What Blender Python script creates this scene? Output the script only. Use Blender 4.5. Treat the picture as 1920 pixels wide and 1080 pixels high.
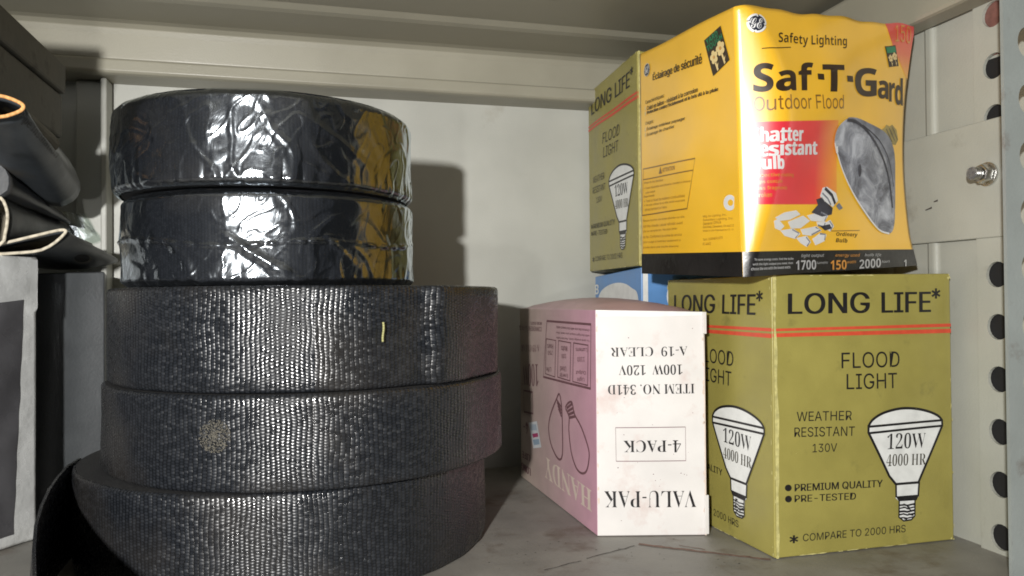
import bpy, bmesh, math, random, os
from mathutils import Vector, Matrix, noise
random.seed(7)
R = math.radians
scene = bpy.context.scene
for o in list(bpy.data.objects): bpy.data.objects.remove(o)
C = scene.collection

# ------------------------------------------------------------------ camera
FPX = 1450.0
cam_d = bpy.data.cameras.new('camera'); cam = bpy.data.objects.new('camera', cam_d); C.objects.link(cam)
cam_d.sensor_width = 36; cam_d.lens = 36*FPX/1920; cam_d.clip_start = 0.01; cam_d.clip_end = 50
CM = Matrix.Rotation(R(-14.6), 4, 'Z') @ Matrix.Rotation(R(90+0.79), 4, 'X') @ Matrix.Rotation(R(-0.46), 4, 'Z')
cam.matrix_world = CM
scene.camera = cam

# ------------------------------------------------------------------ light
world = bpy.data.worlds.new('World'); scene.world = world; world.use_nodes = True
bg = world.node_tree.nodes['Background']
bg.inputs[0].default_value = (0.80, 0.90, 1.0, 1); bg.inputs[1].default_value = 0.028
for z_, e_ in ((0.090, 37.0), (-0.10, 3.5)):       # twin hand lamp held left of the lens, one head above the other
    kd = bpy.data.lights.new('hand_lamp', 'SPOT'); kd.energy = e_*1.0; kd.shadow_soft_size = 0.013
    kd.spot_size = R(112); kd.spot_blend = 1.0; kd.color = (1.0, 0.98, 0.945)
    key = bpy.data.objects.new('hand_lamp', kd); key.location = (-0.212, -0.22, z_); C.objects.link(key)
    key.rotation_euler = (Vector((0.10, 0.56, 0.0))-key.location).to_track_quat('-Z', 'Y').to_euler()
vs = scene.view_settings
vs.view_transform = 'Standard'; vs.look = 'None'; vs.exposure = 0.0; vs.gamma = 1.0; vs.use_curve_mapping = False
scene.cycles.max_bounces = 8; scene.cycles.transparent_max_bounces = 12
scene.cycles.sample_clamp_indirect = 6.0; scene.cycles.diffuse_bounces = 3; scene.cycles.filter_width = 1.75

# ------------------------------------------------------------------ helpers
def ray(px, py):
    d = Vector(((px-960)/FPX, (540-py)/FPX, -1.0))
    return (CM.to_3x3() @ d)
def at(px, py, Y):                      # point of the place seen at that spot, on the plane y = Y
    d = ray(px, py); return d*(Y/d.y)
def vec(*a): return Vector(a)
def sm(a, b, x):
    t = max(0.0, min(1.0, (x-a)/(b-a))); return t*t*(3-2*t)

def homography(src, dst):               # 4 points -> 4 points
    A = []
    for (x, y), (u, v) in zip(src, dst):
        A.append([x, y, 1, 0, 0, 0, -u*x, -u*y, u]); A.append([0, 0, 0, x, y, 1, -v*x, -v*y, v])
    n = 8
    for i in range(n):
        p = max(range(i, n), key=lambda r: abs(A[r][i])); A[i], A[p] = A[p], A[i]
        for r in range(n):
            if r != i:
                k = A[r][i]/A[i][i]
                A[r] = [a-k*b for a, b in zip(A[r], A[i])]
    h = [A[i][8]/A[i][i] for i in range(n)]+[1]
    def f(x, y):
        w = h[6]*x+h[7]*y+h[8]
        return ((h[0]*x+h[1]*y+h[2])/w, (h[3]*x+h[4]*y+h[5])/w)
    return f

def tag(o, label, cat, group=None):
    o['label'] = label; o['category'] = cat
    if group: o['group'] = group
    return o
def struct(o): o['kind'] = 'structure'; return o
def empty(name, loc, label, cat, group=None):
    o = bpy.data.objects.new(name, None); o.location = loc; o.empty_display_size = 0.02; C.objects.link(o)
    return tag(o, label, cat, group)
def obj(name, bm, mats, parent=None, smooth=False, bevel=0, seg=2, angle=35):
    me = bpy.data.meshes.new(name); bm.to_mesh(me); bm.free()
    for m in (mats if isinstance(mats, (list, tuple)) else [mats]): me.materials.append(m)
    o = bpy.data.objects.new(name, me); C.objects.link(o)
    if parent:
        o.parent = parent
        o.matrix_parent_inverse = Matrix.Translation(-parent.location) if parent.type == 'EMPTY' else Matrix.Identity(4)
    if smooth:
        for p in me.polygons: p.use_smooth = True
    if bevel:
        b = o.modifiers.new('bevel', 'BEVEL'); b.width = bevel; b.segments = seg; b.limit_method = 'ANGLE'; b.angle_limit = R(angle)
    return o
def box(bm, x0, x1, y0, y1, z0, z1, mi=0):
    v = [bm.verts.new(p) for p in ((x0,y0,z0),(x1,y0,z0),(x1,y1,z0),(x0,y1,z0),(x0,y0,z1),(x1,y0,z1),(x1,y1,z1),(x0,y1,z1))]
    for q in ((3,2,1,0),(4,5,6,7),(0,1,5,4),(1,2,6,5),(2,3,7,6),(3,0,4,7)):
        f = bm.faces.new([v[i] for i in q]); f.material_index = mi
def cyl(bm, c, axis, r, h, n=24, r2=None, mi=0, caps=True):
    axis = axis.normalized(); a = axis.orthogonal().normalized(); b = axis.cross(a); r2 = r if r2 is None else r2
    lo = [bm.verts.new(c+a*r*math.cos(2*math.pi*i/n)+b*r*math.sin(2*math.pi*i/n)) for i in range(n)]
    hi = [bm.verts.new(c+axis*h+a*r2*math.cos(2*math.pi*i/n)+b*r2*math.sin(2*math.pi*i/n)) for i in range(n)]
    for i in range(n):
        f = bm.faces.new((lo[i], lo[(i+1)%n], hi[(i+1)%n], hi[i])); f.material_index = mi; f.smooth = True
    if caps:
        for f in (bm.faces.new(lo[::-1]), bm.faces.new(hi)): f.material_index = mi

# ------------------------------------------------------------------ materials
def nt(name):
    m = bpy.data.materials.new(name); m.use_nodes = True
    t = m.node_tree; return m, t, t.nodes, t.links, t.nodes['Principled BSDF']
def surf(name, col, rough=0.5, var=0.15, scale=60, bump=0.1, bscale=400, metal=0.0, spec=0.5, coat=0.0, coat_rough=0.1, stain=None, stain_scale=25, stain_lo=0.58):
    m, t, N, L, P = nt(name)
    tc = N.new('ShaderNodeTexCoord')
    n1 = N.new('ShaderNodeTexNoise'); n1.inputs['Scale'].default_value = scale; n1.inputs['Detail'].default_value = 6
    L.new(tc.outputs['Object'], n1.inputs['Vector'])
    mp = N.new('ShaderNodeMapRange'); mp.inputs[1].default_value = 0.3; mp.inputs[2].default_value = 0.7
    mp.inputs[3].default_value = 1-var; mp.inputs[4].default_value = 1+var
    L.new(n1.outputs[0], mp.inputs[0])
    mul = N.new('ShaderNodeMix'); mul.data_type = 'RGBA'; mul.blend_type = 'MULTIPLY'; mul.inputs[0].default_value = 1
    mul.inputs[6].default_value = (*col, 1); L.new(mp.outputs[0], mul.inputs[7])
    out = mul.outputs[2]
    if stain:
        n3 = N.new('ShaderNodeTexNoise'); n3.inputs['Scale'].default_value = stain_scale; n3.inputs['Detail'].default_value = 8; n3.inputs['Roughness'].default_value = 0.65
        L.new(tc.outputs['Object'], n3.inputs['Vector'])
        r3 = N.new('ShaderNodeMapRange'); r3.inputs[1].default_value = stain_lo; r3.inputs[2].default_value = stain_lo+0.14; L.new(n3.outputs[0], r3.inputs[0])
        mx = N.new('ShaderNodeMix'); mx.data_type = 'RGBA'; L.new(r3.outputs[0], mx.inputs[0]); L.new(out, mx.inputs[6]); mx.inputs[7].default_value = (*stain, 1)
        out = mx.outputs[2]
    L.new(out, P.inputs['Base Color'])
    rr = N.new('ShaderNodeMapRange'); rr.inputs[1].default_value = 0.3; rr.inputs[2].default_value = 0.7
    rr.inputs[3].default_value = max(0.03, rough-0.06); rr.inputs[4].default_value = rough+0.06
    L.new(n1.outputs[0], rr.inputs[0]); L.new(rr.outputs[0], P.inputs['Roughness'])
    P.inputs['Metallic'].default_value = metal; P.inputs['Specular IOR Level'].default_value = spec
    P.inputs['Coat Weight'].default_value = coat; P.inputs['Coat Roughness'].default_value = coat_rough
    if bump:
        n2 = N.new('ShaderNodeTexNoise'); n2.inputs['Scale'].default_value = bscale; n2.inputs['Detail'].default_value = 4
        L.new(tc.outputs['Object'], n2.inputs['Vector'])
        b = N.new('ShaderNodeBump'); b.inputs['Strength'].default_value = bump; b.inputs['Distance'].default_value = 0.001
        L.new(n2.outputs[0], b.inputs['Height']); L.new(b.outputs[0], P.inputs['Normal'])
    return m

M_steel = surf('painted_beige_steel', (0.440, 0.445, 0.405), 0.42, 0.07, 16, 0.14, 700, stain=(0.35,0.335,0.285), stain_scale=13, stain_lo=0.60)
M_steel2 = surf('painted_grey_steel', (0.375, 0.38, 0.335), 0.42, 0.06, 22, 0.12, 700, stain=(0.27,0.265,0.225), stain_scale=20, stain_lo=0.60)
M_post = surf('blue_grey_post_paint', (0.27, 0.295, 0.285), 0.45, 0.10, 30, 0.2, 500, stain=(0.17,0.155,0.14), stain_scale=45, stain_lo=0.60)
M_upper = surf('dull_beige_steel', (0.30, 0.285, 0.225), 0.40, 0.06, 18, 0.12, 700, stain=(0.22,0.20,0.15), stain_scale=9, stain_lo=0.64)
M_floor = surf('worn_grey_shelf_paint', (0.248, 0.238, 0.215), 0.5, 0.20, 24, 0.25, 420, stain=(0.155,0.130,0.105), stain_scale=22, stain_lo=0.53)
M_rust = surf('rust_scratch', (0.19, 0.120, 0.095), 0.8, 0.3, 300, 0.3, 900)
M_dirt = surf('dark_scuff', (0.06, 0.05, 0.045), 0.8, 0.3, 300, 0.0)
M_hole = surf('dark_gap', (0.006, 0.006, 0.007), 0.8, 0.2, 90, 0.0)
M_rustp = surf('reddish_paint', (0.19, 0.085, 0.07), 0.6, 0.25, 200, 0.1)
M_zinc = surf('zinc_bolt', (0.62, 0.62, 0.60), 0.30, 0.15, 500, 0.15, 900, metal=1.0)
M_gold = surf('olive_gold_card', (0.302, 0.264, 0.068), 0.38, 0.10, 34, 0.10, 900, spec=0.5, stain=(0.225,0.20,0.055), stain_scale=48, stain_lo=0.60)
M_goldedge = surf('worn_pale_edge', (0.50, 0.455, 0.185), 0.45, 0.25, 300, 0.2, 900)
M_ink = surf('black_ink', (0.012, 0.011, 0.012), 0.42, 0.2, 200, 0.0)
M_softink = surf('faded_ink', (0.045, 0.040, 0.022), 0.5, 0.2, 200, 0.0)
M_red = surf('red_ink', (0.60, 0.075, 0.035), 0.42, 0.1, 200, 0.0)
M_white = surf('white_ink', (0.74, 0.75, 0.73), 0.42, 0.08, 120, 0.0)
M_yel = surf('orange_yellow_card', (0.93, 0.525, 0.022), 0.34, 0.05, 30, 0.06, 500, spec=0.5, coat=1.0, coat_rough=0.31)
M_yink = surf('brown_black_ink', (0.030, 0.016, 0.008), 0.35, 0.1, 200, 0.0)
M_bink = surf('brown_ink', (0.22, 0.095, 0.008), 0.35, 0.1, 200, 0.0)
M_tink = surf('small_print_ink', (0.27, 0.125, 0.008), 0.35, 0.1, 200, 0.0)
M_blk = surf('glossy_black_card', (0.010, 0.009, 0.009), 0.32, 0.2, 50, 0.5, 260, coat=0.6, coat_rough=0.2, stain=(0.06,0.06,0.06), stain_scale=260, stain_lo=0.66)
M_navy = surf('navy_ink', (0.012, 0.016, 0.032), 0.3, 0.1, 200, 0.0)
M_green = surf('green_ink', (0.015, 0.20, 0.09), 0.35, 0.1, 200, 0.0)
M_cream = surf('cream_ink', (0.72, 0.55, 0.25), 0.35, 0.1, 200, 0.0)
M_ltxt = surf('grey_white_ink', (0.42, 0.42, 0.42), 0.35, 0.1, 200, 0.0)
M_otxt = surf('orange_ink', (0.62, 0.26, 0.03), 0.35, 0.1, 200, 0.0)
M_whitecard = surf('white_card', (0.68, 0.655, 0.635), 0.5, 0.06, 30, 0.08, 900, stain=(0.60,0.505,0.475), stain_scale=26, stain_lo=0.56)
M_cap = surf('khaki_print', (0.34, 0.27, 0.10), 0.35, 0.25, 160, 0.0)
M_blue = surf('blue_card', (0.115, 0.27, 0.56), 0.4, 0.08, 60, 0.05, 900)
M_blue2 = surf('deep_blue_ink', (0.07, 0.12, 0.26), 0.4, 0.08, 60, 0.0)
M_pinkline = surf('plum_line_ink', (0.17, 0.085, 0.095), 0.5, 0.2, 300, 0.0)
M_pinkcream = surf('cream_letters', (0.66, 0.55, 0.47), 0.5, 0.06, 100, 0.0)
M_sticker = surf('price_sticker', (0.66, 0.68, 0.70), 0.4, 0.06, 100, 0.0)
M_mag = surf('magenta_ink', (0.42, 0.06, 0.16), 0.4, 0.06, 100, 0.0)
M_bluegrey = surf('pale_blue_ink', (0.30, 0.40, 0.50), 0.4, 0.06, 100, 0.0)

def ramp_mat(name, stops, axis='U', rough=0.3, coat=0.4, var=0.05):
    m, t, N, L, P = nt(name)
    uv = N.new('ShaderNodeUVMap'); uv.uv_map = 'UVMap'
    sp = N.new('ShaderNodeSeparateXYZ'); L.new(uv.outputs[0], sp.inputs[0])
    r = N.new('ShaderNodeValToRGB'); e = r.color_ramp.elements
    e[0].position, e[0].color = stops[0][0], (*stops[0][1], 1); e[1].position, e[1].color = stops[1][0], (*stops[1][1], 1)
    for p, c in stops[2:]:
        k = e.new(p); k.color = (*c, 1)
    L.new(sp.outputs[0 if axis == 'U' else 1], r.inputs[0])
    tc = N.new('ShaderNodeTexCoord'); n = N.new('ShaderNodeTexNoise'); n.inputs['Scale'].default_value = 45; n.inputs['Detail'].default_value = 6
    L.new(tc.outputs['Object'], n.inputs[0])
    mp = N.new('ShaderNodeMapRange'); mp.inputs[1].default_value = .3; mp.inputs[2].default_value = .7; mp.inputs[3].default_value = 1-var; mp.inputs[4].default_value = 1+var
    L.new(n.outputs[0], mp.inputs[0])
    mul = N.new('ShaderNodeMix'); mul.data_type = 'RGBA'; mul.blend_type = 'MULTIPLY'; mul.inputs[0].default_value = 1
    L.new(r.outputs[0], mul.inputs[6]); L.new(mp.outputs[0], mul.inputs[7]); L.new(mul.outputs[2], P.inputs['Base Color'])
    P.inputs['Roughness'].default_value = rough; P.inputs['Coat Weight'].default_value = coat; P.inputs['Coat Roughness'].default_value = 0.15
    return m
M_redgrad = ramp_mat('red_to_orange_print', [(0.0, (0.78,0.022,0.055)), (0.70, (0.80,0.05,0.045)), (1.0, (0.92,0.34,0.02))])
M_redcorner = ramp_mat('corner_red_print', [(0.0, (0.90,0.46,0.02)), (0.45, (0.75,0.12,0.03)), (1.0, (0.66,0.03,0.04))], 'V')
M_pink = ramp_mat('pink_card', [(0.0, (0.42,0.355,0.29)), (0.45, (0.49,0.355,0.345)), (1.0, (0.57,0.310,0.395))], 'U', 0.5, 0.1, 0.08)

def lens_print(name):                   # mottled grey photograph of a coated lamp
    m, t, N, L, P = nt(name)
    tc = N.new('ShaderNodeTexCoord'); n = N.new('ShaderNodeTexNoise'); n.inputs['Scale'].default_value = 55; n.inputs['Detail'].default_value = 9; n.inputs['Roughness'].default_value = 0.72
    n.inputs['Distortion'].default_value = 0.8
    L.new(tc.outputs['Object'], n.inputs[0])
    r = N.new('ShaderNodeValToRGB'); e = r.color_ramp.elements
    e[0].position, e[0].color = 0.34, (0.07,0.072,0.085,1); e[1].position, e[1].color = 0.68, (0.50,0.52,0.56,1)
    k = e.new(0.5); k.color = (0.22,0.23,0.26,1)
    L.new(n.outputs[0], r.inputs[0]); L.new(r.outputs[0], P.inputs['Base Color'])
    P.inputs['Roughness'].default_value = 0.35; P.inputs['Coat Weight'].default_value = 0.3; P.inputs['Coat Roughness'].default_value = 0.2
    return m
M_lens = lens_print('grey_lamp_print')
M_lensdark = surf('dark_lamp_print', (0.05,0.05,0.06), 0.35, 0.5, 110, 0.0)
M_lensmid = surf('mid_lamp_print', (0.22,0.23,0.26), 0.35, 0.4, 110, 0.0)

def weave(name, col=(0.016,0.018,0.022), rough=0.27, pitch=0.0028, bead=0.0018, strength=1.0, dist=0.00029, spec=0.6):
    m, t, N, L, P = nt(name)
    uv = N.new('ShaderNodeUVMap'); uv.uv_map = 'UVMap'
    nz = N.new('ShaderNodeTexNoise'); nz.inputs['Scale'].default_value = 40; nz.inputs['Detail'].default_value = 3; L.new(uv.outputs[0], nz.inputs[0])
    s0 = N.new('ShaderNodeVectorMath'); s0.operation = 'SUBTRACT'; L.new(nz.outputs['Color'], s0.inputs[0]); s0.inputs[1].default_value = (0.5,0.5,0.5)
    s1 = N.new('ShaderNodeVectorMath'); s1.operation = 'SCALE'; s1.inputs['Scale'].default_value = 0.0046; L.new(s0.outputs[0], s1.inputs[0])
    ad = N.new('ShaderNodeVectorMath'); L.new(uv.outputs[0], ad.inputs[0]); L.new(s1.outputs[0], ad.inputs[1])
    sp = N.new('ShaderNodeSeparateXYZ'); L.new(ad.outputs[0], sp.inputs[0])
    def mth(op, a, b=None):
        k = N.new('ShaderNodeMath'); k.operation = op
        for i, x in enumerate((a, b)):
            if x is None: continue
            if isinstance(x, (int, float)): k.inputs[i].default_value = x
            else: L.new(x, k.inputs[i])
        return k.outputs[0]
    cu = mth('DIVIDE', sp.outputs[0], pitch); fl = mth('FLOOR', cu)
    rib = mth('ABSOLUTE', mth('SINE', mth('MULTIPLY', cu, math.pi)))
    cv = mth('ADD', mth('DIVIDE', sp.outputs[1], bead), mth('MULTIPLY', mth('MODULO', fl, 2.0), 0.5))
    # each bead gets its own height
    wn = N.new('ShaderNodeTexWhiteNoise'); wn.noise_dimensions = '2D'
    cb = N.new('ShaderNodeCombineXYZ'); L.new(fl, cb.inputs[0]); L.new(mth('FLOOR', cv), cb.inputs[1]); L.new(cb.outputs[0], wn.inputs['Vector'])
    bd = mth('ABSOLUTE', mth('SINE', mth('MULTIPLY', cv, math.pi)))
    h = mth('MULTIPLY', mth('POWER', rib, 0.8), mth('ADD', mth('MULTIPLY', bd, 0.62), 0.38))
    h = mth('MULTIPLY', h, mth('ADD', mth('MULTIPLY', wn.outputs['Value'], 0.5), 0.6))
    b = N.new('ShaderNodeBump'); b.inputs['Strength'].default_value = strength; b.inputs['Distance'].default_value = dist
    L.new(h, b.inputs['Height']); L.new(b.outputs[0], P.inputs['Normal'])
    r = N.new('ShaderNodeValToRGB'); e = r.color_ramp.elements
    e[0].color = (col[0]*.25, col[1]*.25, col[2]*.25, 1); e[1].color = (col[0]*1.5, col[1]*1.5, col[2]*1.5, 1); L.new(h, r.inputs[0])
    # dusty patches
    nd = N.new('ShaderNodeTexNoise'); nd.inputs['Scale'].default_value = 12; nd.inputs['Detail'].default_value = 6; L.new(uv.outputs[0], nd.inputs[0])
    mr = N.new('ShaderNodeMapRange'); mr.inputs[1].default_value = 0.5; mr.inputs[2].default_value = 0.8; mr.inputs[4].default_value = 0.75; L.new(nd.outputs[0], mr.inputs[0])
    mx = N.new('ShaderNodeMix'); mx.data_type = 'RGBA'; L.new(mr.outputs[0], mx.inputs[0]); L.new(r.outputs[0], mx.inputs[6]); mx.inputs[7].default_value = (0.040,0.035,0.030,1)
    L.new(mx.outputs[2], P.inputs['Base Color'])
    rv = N.new('ShaderNodeMapRange'); rv.inputs[3].default_value = rough-0.14; rv.inputs[4].default_value = rough+0.16; L.new(wn.outputs['Value'], rv.inputs[0]); L.new(rv.outputs[0], P.inputs['Roughness'])
    P.inputs['Specular IOR Level'].default_value = spec
    return m
M_weave = weave('black_woven_webbing')
M_weavefine = weave('black_webbing_under_film', (0.006,0.007,0.010), 0.62, 0.0022, 0.0018, 0.35, 0.0002, 0.22)
M_rollface = surf('webbing_edge_layers', (0.016, 0.016, 0.017), 0.75, 0.4, 400, 0.6, 900)
M_card = surf('brown_core_card', (0.22, 0.13, 0.06), 0.7, 0.2, 100, 0.2)
M_lint = surf('pale_dust', (0.092, 0.085, 0.068), 0.9, 0.3, 500, 0.5, 900)
M_thread = surf('yellow_thread', (0.36, 0.35, 0.15), 0.6, 0.1, 300, 0.0)

def film(name, rough=0.17, bump=0.26, tint=(0.93,0.95,0.97)):
    m, t, N, L, P = nt(name)
    N.remove(P); out = [n for n in N if n.type == 'OUTPUT_MATERIAL'][0]
    uv = N.new('ShaderNodeUVMap'); uv.uv_map = 'UVMap'
    mp = N.new('ShaderNodeMapping'); mp.inputs['Scale'].default_value = (70, 32, 1); L.new(uv.outputs[0], mp.inputs[0])
    n = N.new('ShaderNodeTexNoise'); n.inputs['Detail'].default_value = 5; n.inputs['Roughness'].default_value = 0.55; n.inputs['Distortion'].default_value = 0.6; n.inputs['Scale'].default_value = 1
    L.new(mp.outputs[0], n.inputs[0])
    vo = N.new('ShaderNodeTexVoronoi'); vo.inputs['Scale'].default_value = 1.0
    mp2 = N.new('ShaderNodeMapping'); mp2.inputs['Scale'].default_value = (190, 95, 1); mp2.inputs['Rotation'].default_value = (0, 0, 0.5); L.new(uv.outputs[0], mp2.inputs[0])
    dn = N.new('ShaderNodeMix'); dn.data_type = 'VECTOR'; dn.inputs[0].default_value = 0.35; L.new(mp2.outputs[0], dn.inputs[4]); L.new(n.outputs['Color'], dn.inputs[5]); L.new(dn.outputs[1], vo.inputs['Vector'])
    am = N.new('ShaderNodeMath'); am.operation = 'MULTIPLY_ADD'; am.inputs[1].default_value = 0.10; L.new(vo.outputs['Distance'], am.inputs[0]); L.new(n.outputs[0], am.inputs[2])
    b = N.new('ShaderNodeBump'); b.inputs['Strength'].default_value = bump; b.inputs['Distance'].default_value = 0.0022; L.new(am.outputs[0], b.inputs['Height'])
    g = N.new('ShaderNodeBsdfGlossy'); g.inputs['Roughness'].default_value = rough; g.inputs[0].default_value = (0.86, 0.93, 1.0, 1); L.new(b.outputs[0], g.inputs['Normal'])
    tr = N.new('ShaderNodeBsdfTransparent'); tr.inputs[0].default_value = (*tint, 1)
    fr = N.new('ShaderNodeFresnel'); fr.inputs['IOR'].default_value = 1.55; L.new(b.outputs[0], fr.inputs['Normal'])
    sc = N.new('ShaderNodeMath'); sc.operation = 'MULTIPLY'; sc.inputs[1].default_value = 2.8; sc.use_clamp = True; L.new(fr.outputs[0], sc.inputs[0])
    mx = N.new('ShaderNodeMixShader'); L.new(sc.outputs[0], mx.inputs[0]); L.new(tr.outputs[0], mx.inputs[1]); L.new(g.outputs[0], mx.inputs[2])
    df = N.new('ShaderNodeBsdfDiffuse'); df.inputs[0].default_value = (0.55, 0.60, 0.68, 1); m2 = N.new('ShaderNodeMixShader'); m2.inputs[0].default_value = 0.007
    L.new(mx.outputs[0], m2.inputs[1]); L.new(df.outputs[0], m2.inputs[2]); L.new(m2.outputs[0], out.inputs['Surface'])
    return m
M_film = film('clear_shrink_film')
M_scrap = film('clear_scrap_film', 0.3, 0.8, (0.80,0.86,0.82))
M_foil = surf('crinkled_silver_film', (0.66, 0.67, 0.66), 0.26, 0.12, 60, 1.0, 90, metal=0.35, coat=0.6, coat_rough=0.15)
M_foilshade = surf('painted_shade_on_film', (0.060, 0.059, 0.063), 0.28, 0.35, 26, 0.5, 60, coat=0.4, coat_rough=0.2)  # dark tone for the shade painted on the silver film
M_dgrey = surf('dark_grey_card', (0.055, 0.060, 0.064), 0.42, 0.25, 22, 0.15, 500)
M_bag = surf('charcoal_sleeve', (0.040, 0.043, 0.047), 0.40, 0.35, 26, 0.5, 60, stain=(0.075,0.068,0.06), stain_scale=18, stain_lo=0.55)
M_bag2 = surf('slate_sleeve', (0.052, 0.060, 0.068), 0.42, 0.3, 26, 0.5, 60, stain=(0.085,0.08,0.072), stain_scale=16, stain_lo=0.55)
M_dusty = surf('dusty_grey_card', (0.145, 0.138, 0.118), 0.7, 0.25, 30, 0.35, 160, stain=(0.075,0.07,0.06), stain_scale=30, stain_lo=0.54)
M_rim = surf('pale_cut_edge', (0.62, 0.56, 0.44), 0.7, 0.15, 200, 0.2)
M_rimo = surf('orange_cut_edge', (0.70, 0.36, 0.13), 0.7, 0.2, 200, 0.2)
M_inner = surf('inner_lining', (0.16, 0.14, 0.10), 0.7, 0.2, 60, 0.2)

M_wlet = surf('white_gloss_ink', (0.76, 0.76, 0.75), 0.35, 0.05, 120, 0.0)
for m_, w_ in ((M_yel, 1), (M_redgrad, 1), (M_redcorner, 1), (M_blk, 0.5), (M_yink, 0.3), (M_bink, 1), (M_tink, 1), (M_wlet, 1), (M_otxt, 1), (M_ltxt, 1), (M_green, 0.3), (M_navy, 0.3), (M_cream, 0.4)):
    P_ = m_.node_tree.nodes['Principled BSDF']; P_.inputs['Coat Weight'].default_value = w_; P_.inputs['Coat Roughness'].default_value = 0.28; P_.inputs['Coat IOR'].default_value = 2.5
# ------------------------------------------------------------------ lettering
def load_font(fn):
    try: return bpy.data.fonts.load(os.path.join(bpy.utils.system_resource('DATAFILES', path='fonts'), fn))
    except Exception: return None
F_SANS = load_font('Inter.woff2'); F_MATH = load_font('NotoSansMath-Regular.woff2')
BASES = {'serifb': (0x1D400, 0x1D41A, 0x1D7CE), 'sansb': (0x1D5D4, 0x1D5EE, 0x1D7EC), 'sansi': (0x1D608, 0x1D622, 0x1D7E2),
         'sansbi': (0x1D63C, 0x1D656, 0x1D7EC), 'script': (0x1D4D0, 0x1D4EA, 0x1D7CE)}
def style_text(s, style):
    if style not in BASES or F_MATH is None: return s
    A, a, d = BASES[style]; o = ''
    for ch in s:
        if 'A' <= ch <= 'Z': o += chr(A+ord(ch)-65)
        elif 'a' <= ch <= 'z': o += chr(a+ord(ch)-97)
        elif '0' <= ch <= '9': o += chr(d+ord(ch)-48)
        else: o += ch
    return o
_tc = {}
def text_geo(s, style='sans', fat=0.0, gap=1.0, res=3):
    k = (s, style, fat, gap)
    if k in _tc: return _tc[k]
    cu = bpy.data.curves.new('t', 'FONT'); cu.body = style_text(s, style); cu.resolution_u = res; cu.offset = fat; cu.space_character = gap
    f = F_MATH if style in BASES else F_SANS
    if f: cu.font = f
    o = bpy.data.objects.new('t', cu); C.objects.link(o)
    bpy.context.view_layer.update()
    me = bpy.data.meshes.new_from_object(o.evaluated_get(bpy.context.evaluated_depsgraph_get()))
    V = [(v.co.x, v.co.y) for v in me.vertices]; Fc = [tuple(p.vertices) for p in me.polygons]
    bpy.data.objects.remove(o); bpy.data.curves.remove(cu); bpy.data.meshes.remove(me)
    if not V: V = [(0, 0), (1, 0), (1, 1)]; Fc = []
    xs = [v[0] for v in V]; ys = [v[1] for v in V]
    x0, x1, y0, y1 = min(xs), max(xs), min(ys), max(ys)
    V = [((x-x0)/max(1e-9, x1-x0), (y-y0)/max(1e-9, y1-y0)) for x, y in V]
    _tc[k] = (V, Fc); return _tc[k]

def bil(q, a, b):                       # q = bottom-left, bottom-right, top-right, top-left
    return tuple((1-a)*(1-b)*q[0][i]+a*(1-b)*q[1][i]+a*b*q[2][i]+(1-a)*b*q[3][i] for i in range(len(q[0])))

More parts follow.
